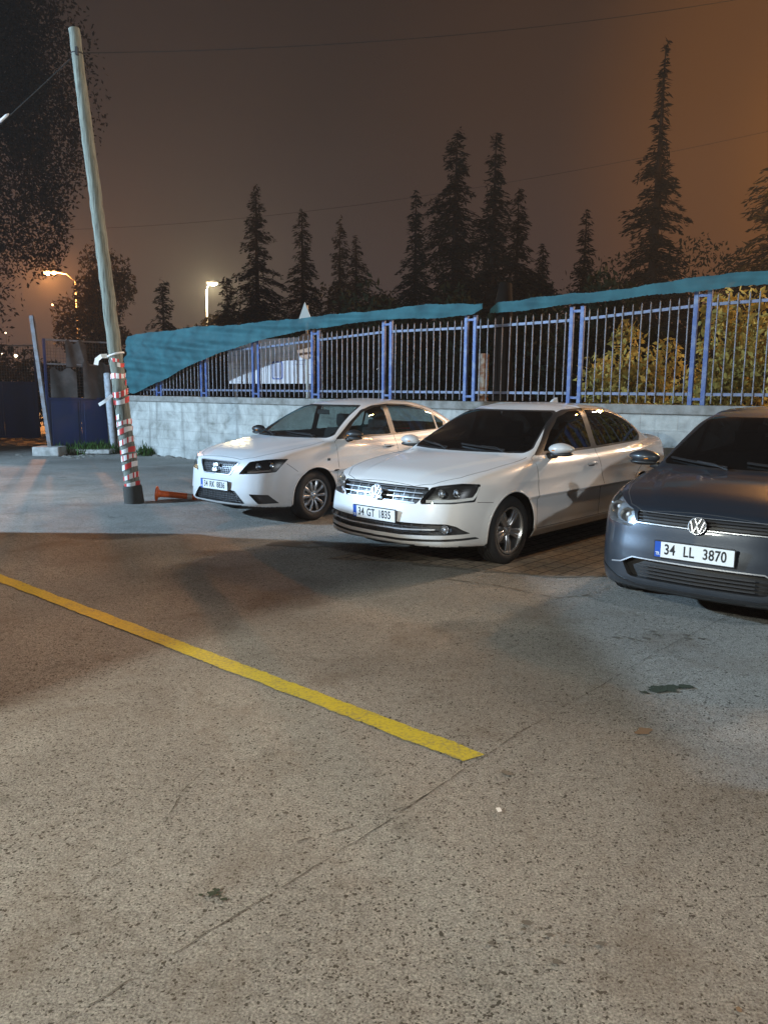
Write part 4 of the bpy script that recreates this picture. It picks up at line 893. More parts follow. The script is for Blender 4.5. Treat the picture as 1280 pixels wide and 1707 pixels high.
mat('rail_steel',(.11,.13,.18),.5,.1,noise=(11,(.16,.18,.30),.42,.68)); mat('gate_blue',(.005,.014,.06),.5,noise=(3,(.010,.018,.045),.4,.8),bump=(8,.15)); mat('old_timber',(.075,.05,.035),.9,bump=(20,.6))
WANG=math.atan2(WD.y,WD.x)
wall=empty('concrete_wall',WP,WANG,label='long low whitewashed block wall under the blue railings',cat='wall')
b=bmesh.new(); Lw=17.0
nx=120
for side in(0,1): pass
box(b,(Lw/2-.3,.125,.64),(Lw+.6,.25,1.28)); o=bmo('wall_face',b,'limewash',wall)
b=bmesh.new(); box(b,(Lw/2-.3,.115,1.345),(Lw+.62,.33,.13),bev=.012); bmo('coping',b,'coping',wall)
b=bmesh.new()  # patched render buttresses and toe of spilt mortar
g=np.random.default_rng(4)
for i in range(90):
    x=g.random()*Lw; r=.03+.06*g.random(); bmesh.ops.create_icosphere(b,subdivisions=2,radius=1,matrix=Matrix.Translation((x,-.02-.08*g.random(),.0))@Matrix.Diagonal((r*1.6,r,r*.6,1))@Matrix.Rotation(g.random()*3,4,'Z'))
tag(bmo('rubble',b,mat('rubble',(.16,.15,.13),.95,bump=(30,.8))),kind='stuff').location=WP; bpy.data.objects['rubble'].rotation_euler=(0,0,WANG)
# fence: pairs of posts s-positions come from the post spacing of 1.7 m
def S_at(X): return (X-WP.x)/WD.x
pair=[.58,2.28,4.01,5.74,7.52,9.27,11.13,12.92,14.7,16.45]
fence=empty('metal_fence',wl(0,-.12,1.40),WANG,label='blue steel railing fence standing on the white wall',cat='fence')
hp=lambda s:float(np.interp(s,[0,4,5.74,7.5,9.3,11.1,12.9,17],[1.16,1.20,1.30,1.39,1.38,1.41,1.51,1.58]))   # height of posts above the coping
def FB(name,m,fn,ang=None):
    b=bmesh.new(); fn(b); return bmo(name,b,m,fence)
for s0 in pair:
    for ds in(-.085,.085):
        FB('post','blue_steel',lambda b:(box(b,(s0+ds,0,hp(s0)/2-.03),(.06,.05,hp(s0)+.06),bev=.004),box(b,(s0+ds,0,hp(s0)+.003),(.066,.056,.006))))
    FB('post_brace','blue_steel',lambda b:box(b,(s0,0,.09),(.106,.035,.035))); FB('post_brace','blue_steel',lambda b:box(b,(s0,0,hp(s0)-.06),(.106,.035,.035)))
k=0
for a,c in zip([pair[0]-1.6]+pair,pair+[pair[-1]+1.7]):
    a2,c2=a+.12,c-.12
    if c2<-.2: continue
    a2=max(a2,-.25)
    zt=lambda s:hp(s)-.185
    FB('rail','rail_steel',lambda b:bar(b,(a2,0,.155),(c2,0,.155),.03,.04)); FB('rail','rail_steel',lambda b:bar(b,(a2,0,zt(a2)),(c2,0,zt(c2)),.03,.04))
    nP=int((c2-a2)/.128)
    for i in range(nP):
        x=a2+(i+.6)*(c2-a2)/nP; lean=rng.normal(0,.006); k+=1
        b=bmesh.new(); tube(b,[(x,-.026,.03),(x+lean,-.026,zt(x)+.09),(x+lean,-.026,zt(x)+.125)],[.0095,.0095,.002],8); o=bmo('picket',b,'picket_steel',fence,smooth=True,ang=50)
        if k>99: o['_x']=1
extra=[o for o in fence.children if o.get('_x')]
if extra:   # past a hundred pickets the rest is one part
    b=bmesh.new()
    for o in extra: b.from_mesh(o.data); bpy.data.objects.remove(o)
    tag(bmo('pickets_rest',b,'picket_steel',fence),kind='stuff')
# shade net hung along the fence head
def net_mat():
    m=bpy.data.materials.new('shade_net'); m.use_nodes=True; t=m.node_tree; b=t.nodes['Principled BSDF']; co=N(t,'ShaderNodeTexCoord'); n=N(t,'ShaderNodeTexNoise'); n.inputs['Scale'].default_value=3; n.inputs['Detail'].default_value=6; lk(t,co.outputs['Object'],n.inputs['Vector'])
    r=ramp(t,[(.35,(.012,.070,.085)),(.65,(.025,.12,.14))]); lk(t,n.outputs['Fac'],r.inputs[0]); lk(t,r.outputs[0],b.inputs['Base Color']); b.inputs['Roughness'].default_value=.8
    tr=N(t,'ShaderNodeBsdfTransparent'); mx=N(t,'ShaderNodeMixShader'); mx.inputs[0].default_value=.93; lk(t,tr.outputs[0],mx.inputs[1]); lk(t,b.outputs[0],mx.inputs[2]); lk(t,mx.outputs[0],t.nodes['Material Output'].inputs[0]); MATS['net']=m
net_mat()
def net(name,top,bot,label,seed,off=.16,amp=.05,sag=0.):
    """top and bottom edges as (s, z) along the fence"""
    g=np.random.default_rng(seed); n=260; mrow=36; b=bmesh.new(); rows_=[]
    s0,s1=top[0][0],top[-1][0]; ph=g.random(6)*6.28
    for i in range(n+1):
        s=s0+(s1-s0)*i/n; zt=np.interp(s,*zip(*top)); zb=np.interp(s,*zip(*bot)); zt+=.010*math.sin(s*3.1+ph[0])+.006*math.sin(s*11+ph[1])+g.normal(0,.003); zb+=.008*math.sin(s*5+ph[2])+g.normal(0,.004); r=[]
        for j in range(mrow+1):
            q=j/mrow; z=zt+(zb-zt)*q; hgt=zt-zb
            fold=amp*(math.sin(z*13+s*1.6+ph[2]+1.2*math.sin(s*.9+ph[3]))*min(1,hgt/.3)+.5*math.sin(z*31+s*2.9+ph[4])+.30*math.sin(s*6+z*10+ph[5])+.22*math.sin(s*17+z*4+3*math.sin(z*5+s)))
            r.append(b.verts.new(wl(s,-.12+off+sag*math.sin(q*PI)*min(1,hgt)+fold*min(1,.35+hgt)*math.sin(q*PI*.94+.12)+.02,z)))
        rows_.append(r)
    for A,B in zip(rows_,rows_[1:]):
        for j in range(mrow): b.faces.new((A[j],A[j+1],B[j+1],B[j]))
    return tag(bmo(name,b,'net',smooth=True),label,'shade net',group='green shade nets tied along the fence')
def px_s(X): return S_at(X)

net('shade_net',[(-.39,2.82),(.77,2.87),(2.33,2.91),(4.1,2.90),(5.16,2.93),(5.97,2.94),(7.57,2.97),(8.36,2.99),(9.2,2.97),(9.60,2.95)],[(-.39,1.46),(-.17,1.47),(.93,1.76),(2.29,2.17),(3.71,2.46),(4.98,2.64),(5.97,2.72),(7.57,2.80),(8.36,2.77),(9.4,2.77),(9.60,2.86)],'green shade net sagging to the wall top at its left end',3,amp=.045,sag=.10)
net('shade_net',[(9.74,2.86),(9.87,2.95),(10.6,2.97),(11.55,2.98),(12.4,3.04),(13.17,3.07),(13.9,3.09),(17,3.2)],[(9.74,2.78),(9.88,2.78),(11.09,2.83),(11.99,2.86),(12.41,2.88),(13.18,2.90),(13.9,2.91),(17,3.0)],'narrow rolled green shade net along the fence head at the right',5,amp=.03,sag=.05)

# ------------------------------------------------------------------ leaning pole with barrier tape
mat('pole_wood',(.42,.43,.36),.85,noise=(16,(.26,.26,.20),.40,.72),bump=(45,.7)); mat('tape_white',(.75,.74,.72),.45,bump=(30,.4)); mat('tape_red',(.55,.035,.03),.45,bump=(30,.4)); mat('wire',(.015,.015,.015),.8); mat('insulator',(.7,.7,.72),.3)
mat('tar',(.04,.038,.032),.9,bump=(30,.5))
def grain():
    m=M['pole_wood']; t=m.node_tree; b=t.nodes['Principled BSDF']; co=N(t,'ShaderNodeTexCoord'); mp=N(t,'ShaderNodeMapping'); mp.inputs['Scale'].default_value=(14,14,.8); lk(t,co.outputs['Object'],mp.inputs[0])
    n=N(t,'ShaderNodeTexNoise'); n.inputs['Scale'].default_value=3; n.inputs['Detail'].default_value=8; n.inputs['Roughness'].default_value=.7; lk(t,mp.outputs[0],n.inputs['Vector']); r=ramp(t,[(.36,(.06,.058,.045)),(.45,(.13,.14,.115)),(.60,(.20,.215,.18)),(.8,(.27,.285,.24))]); lk(t,n.outputs['Fac'],r.inputs[0]); lk(t,r.outputs[0],b.inputs['Base Color'])
    bp=N(t,'ShaderNodeBump'); bp.inputs['Strength'].default_value=1; bp.inputs['Distance'].default_value=.01; lk(t,n.outputs['Fac'],bp.inputs['Height']); lk(t,bp.outputs[0],b.inputs['Normal'])
grain()
PB=Vector((-3.47,10.58,0)); PT=Vector((-3.93,10.45,6.02)); pole=empty('leaning_pole',PB,label='tall bare leaning pole wrapped in red and white tape at its foot',cat='pole')
PD=(PT-PB); pr=lambda z:.104-.036*z/6.0
b=bmesh.new(); g=np.random.default_rng(8); n=60; pts=[PD*(i/n)+Vector((g.normal(0,.003),g.normal(0,.003),0)) for i in range(n+1)]; tube(b,pts,[pr(p.z)*(1+g.normal(0,.012)) for p in pts],20); bmo('shaft',b,'pole_wood',pole,smooth=True,ang=60)
b=bmesh.new(); tube(b,[PD*(-.002),PD*.012,PD*.036,PD*.041],[.135,.133,.130,.118],20); bmo('tarred_foot',b,'tar',pole,smooth=True,ang=50)
b=bmesh.new(); c=PD*.952; tube(b,[c+(pr(5.7)+.004)*Vector((math.cos(a),math.sin(a),0)) for a in np.linspace(0,2*PI,17)],.008,6,False); box(b,tuple(c+Vector((.03,-.085,0))),(.03,.05,.09)); bmo('wire_clamp',b,'rust_mark' if 'rust_mark' in M else 'wire',pole)
def wrap(z0,z1,turns,w,seed,lift=.005):
    g=np.random.default_rng(seed); b=bmesh.new(); n=int(turns*28); pr0=None; ph=g.random()*6.28; fi=[]
    for i in range(n+1):
        q=i/n; a=ph+q*turns*2*PI; z=z0+(z1-z0)*q+.02*math.sin(q*turns*1.7+ph); c=PD*(z/6.02); r=pr(z)+lift+.003*math.sin(a*3+seed); dr=Vector((math.cos(a),math.sin(a),0))
        tilt=.012*math.sin(a*2+ph); ww=w*(1-.25*max(0,math.sin(a*1.3+seed)))
        cur=(b.verts.new(c+dr*r+Vector((0,0,-ww/2+tilt))),b.verts.new(c+dr*(r+.002)+Vector((0,0,ww/2+tilt))))
        if pr0:
            f=b.faces.new((pr0[0],cur[0],cur[1],pr0[1])); f.material_index=1 if ((a*.125+.15*math.sin(a*.5))%.125*8/1)<.45 else 0; f.smooth=True
        pr0=cur
    me=bpy.data.meshes.new('barrier_tape'); b.to_mesh(me); b.free(); me.materials.append(M['tape_white']); me.materials.append(M['tape_red']); o=bpy.data.objects.new('barrier_tape',me); COL.objects.link(o); o.parent=pole; return o
wrap(.24,1.22,8.2,.075,1); wrap(1.32,1.62,2.3,.078,2,.007); wrap(1.66,1.74,1.1,.07,4); wrap(1.90,1.93,1.05,.055,5)
def tail(z,pts,w):
    b=bmesh.new(); q=[PD*(z/6.02)+Vector(p) for p in pts]; strip(b,q,[Vector((.1,-1,.2))]*len(q),w,.002); bmo('tape_end',b,'tape_white',pole)
b=bmesh.new(); tube(b,[PD*(2.02/6.02)+Vector((pr(2)+.008)*Vector((math.cos(a),math.sin(a),0)))+Vector((0,0,.03*math.cos(a))) for a in np.linspace(0,2*PI,25)],.014,6,False); bmo('tape_knot',b,'tape_white',pole,smooth=True)
tail(2.0,[(-.09,-.06,0),(-.16,-.1,-.005),(-.22,-.1,-.05),(-.235,-.1,-.12)],.06); tail(1.46,[(-.09,-.08,.02),(-.18,-.12,-.06),(-.26,-.12,-.11)],.045)
# wires from the pole head
def wire(name,a,c,sag,rad,label,n=40):
    a,c=Vector(a),Vector(c); b=bmesh.new(); tube(b,[a.lerp(c,i/n)-Vector((0,0,sag*4*(i/n)*(1-i/n))) for i in range(n+1)],rad,5); return tag(bmo(name,b,'wire',smooth=True),label,'wire',group='thin overhead wires')
hd=PT-Vector((-.02,0,.28))
w1=wire('guy_wire',hd,(-8.6,10.3,1.9),.05,.006,'thin stay wire running down to the left from the pole head')
b=bmesh.new(); p=Vector(hd).lerp(Vector((-8.6,10.3,1.9)),.205); dd=(Vector((-8.6,10.3,1.9))-hd).normalized(); tube(b,[p-dd*.09,p-dd*.05,p+dd*.05,p+dd*.09],[.006,.020,.020,.006],8); tag(bmo('wire_insulator',b,'insulator',smooth=True),'pale insulator on the stay wire left of the pole','insulator')
wire('overhead_wire',hd,(9.5,13.5,8.6),.35,.005,'thin wire crossing the top of the sky from the pole head')
wire('overhead_wire',(-14,34,8.2),(16,24,10.3),.8,.006,'thin dark wire low across the sky in front of the fir trees')

# ------------------------------------------------------------------ fallen orange delineator
mat('orange_plastic',(.92,.17,.035),.45,noise=(20,(.75,.11,.02),.5,.75)); mat('reflective_band',(.70,.62,.55),.35)
dl=empty('delineator_post',(-3.22,10.83,.0),R(6),label='orange flexible traffic post lying on its side by the pole foot',cat='traffic post')
b=bmesh.new(); lathe(b,[(.0005,-.02),(.100,-.02),(.108,-.010),(.104,.004),(.066,.012),(.050,.03),(.046,.06),(.043,.30),(.040,.42)],32,'x'); o=bmo('post_body',b,'orange_plastic',dl,smooth=True,ang=40)
b=bmesh.new(); lathe(b,[(.0405,.42),(.042,.423),(.040,.485),(.0385,.488)],32,'x'); q=bmo('reflective_band',b,'reflective_band',dl,smooth=True,ang=40)
b=bmesh.new(); lathe(b,[(.039,.488),(.040,.50),(.040,.555),(.034,.565),(.012,.568),(.0005,.568)],32,'x'); r_=bmo('post_cap',b,'orange_plastic',dl,smooth=True,ang=40)
for x in(o,q,r_): x.location=(0,0,.100); x.rotation_euler=(0,R(5.6),0)
tag(flat('paper_scrap',[(.435,2.665),(.452,2.672),(.447,2.70),(.430,2.695)],.012,mat('paper',(.8,.8,.78),.7),None),'tiny white scrap on the concrete below the end of the yellow line','litter')

# ------------------------------------------------------------------ gate at the left
mat('mesh_wire',(.05,.045,.045),.6,.3); mat('grey_post',(.40,.43,.47),.8,noise=(10,(.25,.25,.25),.4,.7)); mat('cast_concrete',(.40,.38,.35),.9,noise=(8,(.2,.19,.17),.35,.7),bump=(25,.5)); mat('rust_steel',(.13,.11,.10),.8,.2,noise=(5,(.20,.21,.24),.40,.7)); mat('torn_sheet',(.045,.038,.034),.9,noise=(3,(.10,.085,.08),.45,.75))
def gate_leaf(p,q,z0,zs,z1,label,midz=None,posts=True,sheet=None):
    p,q=Vector(p),Vector(q); L=(q-p).length; a=math.atan2(q.y-p.y,q.x-p.x); o=empty('metal_gate',p,a,label=label,cat='gate',group='leaves of the blue yard gate')
    def P_(name,m,fn): b=bmesh.new(); fn(b); return bmo(name,b,m,o)
    nS=max(2,int(L/.9))
    for i in range(nS):   # pressed sheets
        x0,x1=L*i/nS,L*(i+1)/nS; P_('sheet_panel','gate_blue',lambda b:(box(b,((x0+x1)/2,0,(z0+zs)/2),(x1-x0-.012,.02,zs-z0),bev=.004),box(b,((x0+x1)/2,-.014,(z0+zs)/2),(x1-x0-.16,.012,zs-z0-.14),bev=.005)))
    P_('gate_rail','gate_blue',lambda b:bar(b,(0,0,z0),(L,0,z0),.05,.06)); P_('gate_rail','gate_blue',lambda b:bar(b,(0,0,zs),(L,0,zs),.05,.05)); P_('gate_rail','rust_steel',lambda b:bar(b,(0,0,z1),(L,0,z1),.04,.04))
    if midz: P_('gate_rail','rust_steel',lambda b:bar(b,(0,0,midz),(L,0,midz),.035,.035))
    for x in(.0,L): P_('gate_stile','gate_blue',lambda b:bar(b,(x,0,z0),(x,0,z1+.02),.05,.05,up=(0,1,0)))
    def grid(b):
        s=.075
        for i in range(int(L/s)): bar(b,(i*s,.012,zs),(i*s,.012,z1),.006,.006,up=(0,1,0))
        for i in range(int((z1-zs)/s)): bar(b,(0,.018,zs+i*s),(L,.018,zs+i*s),.006,.006)
    P_('wire_mesh','mesh_wire',grid)
    if sheet:
        g=np.random.default_rng(sheet)
        for (u0,u1,v0,v1) in((.05,.45,.02,.5),(.55,.97,.0,.62),(.3,.62,.55,.98)):
            b=bmesh.new(); rr=[]
            for i in range(15):
                rr.append([b.verts.new((L*(u0+(u1-u0)*i/14),-.03-.02*math.sin(i*.5+j*.2),zs+(z1-zs)*(v0+(v1-v0)*j/10)+.05*math.sin(i*.8)*(j/10))) for j in range(11)])
            for A,B in zip(rr,rr[1:]):
                for j in range(10): b.faces.new((A[j],B[j],B[j+1],A[j+1]))
            bmo('torn_cover',b,'torn_sheet',o,smooth=True)
    return o
gate_leaf((-13.6,21.9,0),(-9.62,21.5,0),.22,1.72,2.72,'blue sheet steel gate leaf at the far left edge with wire mesh above')
gate_leaf((-8.15,18.75,0),(-7.0,19.9,0),.12,1.32,2.72,'blue gate leaf right of the slanting post with torn sheeting in its mesh',midz=2.15,sheet=3)
gp=empty('gate_post',(-7.88,18.15,0),0,label='slanting steel gate post on a concrete block',cat='post')
b=bmesh.new(); bar(b,(0,0,.12),(-.28,.05,3.22),.085,.085,up=(0,1,0)); bmo('steel_post',b,'rust_steel',gp)
b=bmesh.new(); box(b,(.02,-.1,.11),(.62,.50,.22),bev=.03,rot=None); bmo('concrete_foot',b,'cast_concrete',gp)
b=bmesh.new(); box(b,(.75,.35,.07),(1.1,.45,.10),bev=.02); tag(bmo('concrete_kerb',b,'cast_concrete'),'low concrete slab beside the slanting gate post','slab').location=(-7.9,18.3,0)
b=bmesh.new(); tube(b,[(0,0,0),(-.03,0,1.0),(-.06,0,1.95),(-.06,0,1.97)],[.10,.095,.09,.05],14); tag(bmo('concrete_post',b,'grey_post',smooth=True,ang=40),'round pale concrete post between the gate leaf and the leaning pole','post').location=(-6.95,19.7,0)
b=bmesh.new(); bar(b,(0,0,0),(.0,0,3.6),.12,.12,up=(0,1,0)); tag(bmo('dark_post',b,'old_timber'),'dark square post just left of the leaning pole','post').location=(-6.72,19.6,0)

# ------------------------------------------------------------------ things behind the fence
mat('board_face',(.62,.58,.58),.6,noise=(2.5,(.48,.44,.46),.4,.75)); mat('board_ink',(.10,.12,.30),.6); mat('board_grey',(.38,.36,.42),.6); mat('sign_back',(.40,.24,.16),.6,.3); mat('pale_metal',(.30,.28,.24),.5,.3); mat('brick_pier',(.28,.12,.06),.9,noise=(9,(.45,.36,.27),.45,.6),bump=(20,.5)); mat('bark',(.009,.007,.0055),.95,spec=.05,bump=(14,.8))
bd=empty('notice_board',wl(1.85,-1.2,0),WANG,label='large pale notice board seen through the railings with a dark rounded square on it',cat='notice board')
b=bmesh.new(); box(b,(1.385,0,2.20),(2.78,.05,.98)); bmo('board_panel',b,'board_face',bd)
for x in(.15,2.6): b=bmesh.new(); box(b,(x,.06,1.3),(.07,.05,2.6)); bmo('board_leg',b,'old_timber',bd)
def ring_rect(b,cx,cz,w,h,t,r):
    o_=rounded([(cx-w/2,cz-h/2),(cx+w/2,cz-h/2),(cx+w/2,cz+h/2),(cx-w/2,cz+h/2)],r,4); i_=rounded([(cx-w/2+t,cz-h/2+t),(cx+w/2-t,cz-h/2+t),(cx+w/2-t,cz+h/2-t),(cx-w/2+t,cz+h/2-t)],r*.7,4); n=len(o_)
    O_=[b.verts.new((x,-.030,z)) for x,z in o_]; I_=[b.verts.new((x,-.030,z)) for x,z in i_]
    for k in range(n): b.faces.new((O_[k],O_[(k+1)%n],I_[(k+1)%n],I_[k]))
b=bmesh.new(); ring_rect(b,1.66,2.0,.36,.40,.035,.07); bmo('board_symbol',b,'board_ink',bd)
b=bmesh.new(); ring_rect(b,1.92,2.40,.26,.24,.02,.05); bmo('board_symbol',b,'board_grey',bd)
b=bmesh.new(); box(b,(1.66,-.028,2.0),(.24,.006,.27)); bmo('board_symbol',b,'board_grey',bd)
b=bmesh.new(); g=np.random.default_rng(2)
for z in(2.52,2.44,2.36,2.14,2.06): box(b,(.45+g.random()*.1,-.028,z),(.55+.2*g.random(),.006,.022))
for z in(2.2,2.12): box(b,(2.35,-.028,z),(.4,.006,.018))
tag(bmo('board_lines',b,'board_grey',bd),kind='stuff')
sg=empty('road_sign',wl(4.72,-.9,0),WANG,label='round brown sign under a pointed pale one, seen from behind',cat='sign')
b=bmesh.new(); tube(b,[(0,0,0),(0,0,3.3)],.03,10); bmo('sign_pole',b,'pale_metal',sg)
b=bmesh.new(); lathe(b,[(.0005,-.05),(.26,-.05),(.26,-.04),(.0005,-.04)],36,'y',c=(0,0,2.47)); bmo('round_plate',b,'sign_back',sg)
b=bmesh.new(); prism(b,[(-.22,2.95),(.22,2.95),(0,3.36)],.012,lambda u,v,w:Vector((u,-.06+w,v))); bmo('triangle_plate',b,'pale_metal',sg)
b=bmesh.new(); box(b,(0,0,1.5),(.16,.16,1.4),bev=.01); box(b,(0,0,1.5),(.17,.17,.02)); tag(bmo('masonry_pier',b,'brick_pier'),'short masonry pier behind the railings beside the dark trunk','pier').location=wl(9.26,-.55,0); bpy.data.objects['masonry_pier'].rotation_euler=(0,0,WANG+.5)
tr=empty('tree_stump_trunk',wl(9.72,-.42,0),0,label='dark tree trunk standing where the two green nets part',cat='tree trunk')
b=bmesh.new(); tube(b,[(0,0,0),(.02,0,1.4),(-.03,0,2.4),(-.02,.02,3.0),(.0,.03,3.3)],[.19,.17,.15,.14,.10],14); bmo('trunk',b,'bark',tr,smooth=True)

# ------------------------------------------------------------------ vegetation
def leafmat(name,c1,c2,rough=.6):
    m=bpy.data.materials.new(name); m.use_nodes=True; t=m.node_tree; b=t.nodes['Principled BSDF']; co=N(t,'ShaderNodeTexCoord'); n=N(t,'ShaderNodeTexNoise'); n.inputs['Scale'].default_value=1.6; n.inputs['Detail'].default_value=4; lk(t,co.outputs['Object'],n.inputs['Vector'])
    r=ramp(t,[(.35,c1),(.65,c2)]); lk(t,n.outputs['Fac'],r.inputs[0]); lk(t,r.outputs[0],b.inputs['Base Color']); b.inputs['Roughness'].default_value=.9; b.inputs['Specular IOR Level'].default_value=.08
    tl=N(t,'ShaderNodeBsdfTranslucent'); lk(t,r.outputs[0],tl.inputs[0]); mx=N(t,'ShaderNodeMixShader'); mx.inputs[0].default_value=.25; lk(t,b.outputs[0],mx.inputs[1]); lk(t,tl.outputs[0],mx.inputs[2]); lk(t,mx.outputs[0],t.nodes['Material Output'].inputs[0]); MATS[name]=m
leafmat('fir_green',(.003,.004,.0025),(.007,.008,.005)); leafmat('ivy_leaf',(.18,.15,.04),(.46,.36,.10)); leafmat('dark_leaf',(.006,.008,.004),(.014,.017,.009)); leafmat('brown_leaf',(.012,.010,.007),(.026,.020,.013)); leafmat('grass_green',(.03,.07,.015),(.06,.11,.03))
def quads(name,C,A,B_,m,parent):
    """one mesh of many leaf quads: centres C, half axes A and B_"""
    n=len(C); V=np.empty((n,4,3)); V[:,0]=C-A-B_*.5; V[:,1]=C+A*.1-B_; V[:,2]=C+A; V[:,3]=C+A*.1+B_
    me=bpy.data.meshes.new(name); me.vertices.add(n*4); me.vertices.foreach_set('co',V.reshape(-1)); me.loops.add(n*4); me.loops.foreach_set('vertex_index',np.arange(n*4,dtype=np.int32)); me.polygons.add(n); me.polygons.foreach_set('loop_start',np.arange(0,n*4,4,dtype=np.int32)); me.update(calc_edges=True); me.validate()
    return link(name,me,m,parent)
def conifer(x,y,h,r,seed,label,dens=1.,shape=1.,z0=1.0,droop=.35,name='fir_tree'):
    g=np.random.default_rng(seed); o=empty(name,(x,y,0),g.random()*6,label=label,cat='tree',group='dark conifers standing behind the fence'); b=bmesh.new(); tube(b,[(0,0,0),(0,0,h*.5),(0,0,h*.97)],[.03*h*.6,.018*h*.6,.01],8); C=[];A=[];B_=[]
    z=z0; lob=g.random(8)*6.28
    while z<h*.985:
        q=(z-z0)/(h-z0); R0=r*(1-q)**shape*(1+.28*math.sin(z*2.1+lob[0])+.18*math.sin(z*5.3+lob[1]))+.10; nb=int((7+8*(1-q))*dens)
        for k in range(nb):
            a=g.random()*2*PI; L=R0*(.55+.55*g.random()*(1+.3*math.sin(a*2+lob[2]+z))); zz=z+g.normal(0,.08); dr=np.array([math.cos(a),math.sin(a),0]); up=.18*(q>.75)
            tipz=zz-L*droop+L*up; 
            if L>.35: tube(b,[(0,0,zz),(dr[0]*L*.6,dr[1]*L*.6,zz-L*droop*.35),(dr[0]*L,dr[1]*L,tipz+.04*L)],[.02+.006*L,.012,.004],4,False)
            m_=max(5,int(L*40*dens))
            t=g.random(m_)**.75; pos=dr*(t*L)[:,None]; pos[:,2]=zz-(t**1.5)*L*droop+t*L*up
            side=np.cross(dr,[0,0,1]); sw=(g.random(m_)-.5)*.55*L*(1.1-t)+g.normal(0,.04,m_); pos=pos+side*sw[:,None]; pos[:,2]+=g.normal(0,.05,m_)-abs(sw)*.25
            ax=dr*.7+side*np.sign(sw)[:,None]*.7+g.normal(0,.25,(m_,3)); ax[:,2]-=.35; ax/=np.linalg.norm(ax,axis=1)[:,None]; ln=.06+.09*g.random(m_); nn=g.normal(0,1,(m_,3)); nn/=np.linalg.norm(nn,axis=1)[:,None]; bx=np.cross(ax,nn); bx/=np.linalg.norm(bx,axis=1)[:,None]
            C.append(pos);A.append(ax*ln[:,None]);B_.append(bx*(.012+.018*g.random(m_))[:,None])
        z+=.20+.10*g.random()
    bmo('trunk',b,'bark',o); quads('crown',np.concatenate(C),np.concatenate(A),np.concatenate(B_),'fir_green',o); return o
def leafy(name,x,y,z,rx,ry,rz,n,ls,m,seed,label,cat,group=None,trunk=None,clump=.55,kind=None,nc=26):
    g=np.random.default_rng(seed); o=empty(name,(x,y,0),0,label=label,cat=cat,group=group)
    cc=g.normal(0,1,(nc,3)); cc/=np.linalg.norm(cc,axis=1)[:,None]; cc*=(g.random(nc)**.4)[:,None]*.85; cs=.20+.25*g.random(nc)
    w=g.integers(0,nc,n); d=g.normal(0,1,(n,3)); d/=np.linalg.norm(d,axis=1)[:,None]; P=cc[w]+d*(cs[w]*(.55+.5*g.random(n)))[:,None]*clump*1.7; P=P*np.array([rx,ry,rz])+np.array([0,0,z])
    P=P[P[:,2]>.05]; n=len(P); ax=g.normal(0,1,(n,3)); ax[:,2]-=.5; ax/=np.linalg.norm(ax,axis=1)[:,None]; nn=g.normal(0,1,(n,3)); bx=np.cross(ax,nn); bx/=np.linalg.norm(bx,axis=1)[:,None]; s=ls*(.6+.8*g.random(n))
    b=bmesh.new(); zb=z-rz*.3
    th=trunk or .05
    for k in range(9):
        c=cc[k%nc]*np.array([rx,ry,rz])+np.array([0,0,z]); tube(b,[(g.normal(0,.05),g.normal(0,.05),0 if k<3 else zb*.5),(c[0]*.3,c[1]*.3,(zb+c[2])*.45),tuple(c)],[th,th*.6,th*.15],6,False)
    bmo('trunk',b,'bark',o); quads('foliage' if rz<2.5 else 'crown',P,ax*s[:,None],bx*(s*.45)[:,None],m,o); return o
# conifers: distance, pixel column and top taken from the photograph
TR=[(-4.85,30,9.15,1.55,1.,'fir left of the group with a ragged crown above the orange-lit lamp side'),(-3.35,32,8.95,1.15,1.,'slim fir second from the left'),(-2.0,34.5,8.8,1.0,.9,'pale blurred fir third from the left'),(-1.25,33.5,8.1,1.3,.9,'small fir fourth from the left leaning on its neighbour'),
 (.95,26,7.95,1.2,1.1,'fir with long drooping side branches left of the tallest pair'),(2.05,24,9.35,1.75,.85,'broad tall fir of the tallest pair'),(3.2,24,9.3,.85,.75,'narrow column-like fir right of the broad tall one'),(4.25,26,8.1,1.35,.9,'blurred fir just right of the narrow one'),(6.95,28,7.9,1.2,1.,'small fir standing alone to the right of the group'),(7.35,22,10.9,1.85,1.05,'tallest hazy fir at the right with a thin spire')]
TR=[t if t[1]!=22 else (7.35,22,11.0,1.9,1.75,t[5]) for t in TR]
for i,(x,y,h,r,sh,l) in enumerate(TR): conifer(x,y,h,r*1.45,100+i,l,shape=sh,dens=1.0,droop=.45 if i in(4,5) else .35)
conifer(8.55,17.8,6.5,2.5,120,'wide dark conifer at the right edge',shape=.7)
conifer(-8.3,29.5,5.6,1.2,121,'small bushy conifer in front of the pale street lamp',shape=.8); conifer(-6.2,31,5.9,1.5,122,'low broad conifer right of the pale street lamp',shape=.7); conifer(5.3,27,6.6,.9,123,'short fir between the blurred one and the lone one',shape=.9)
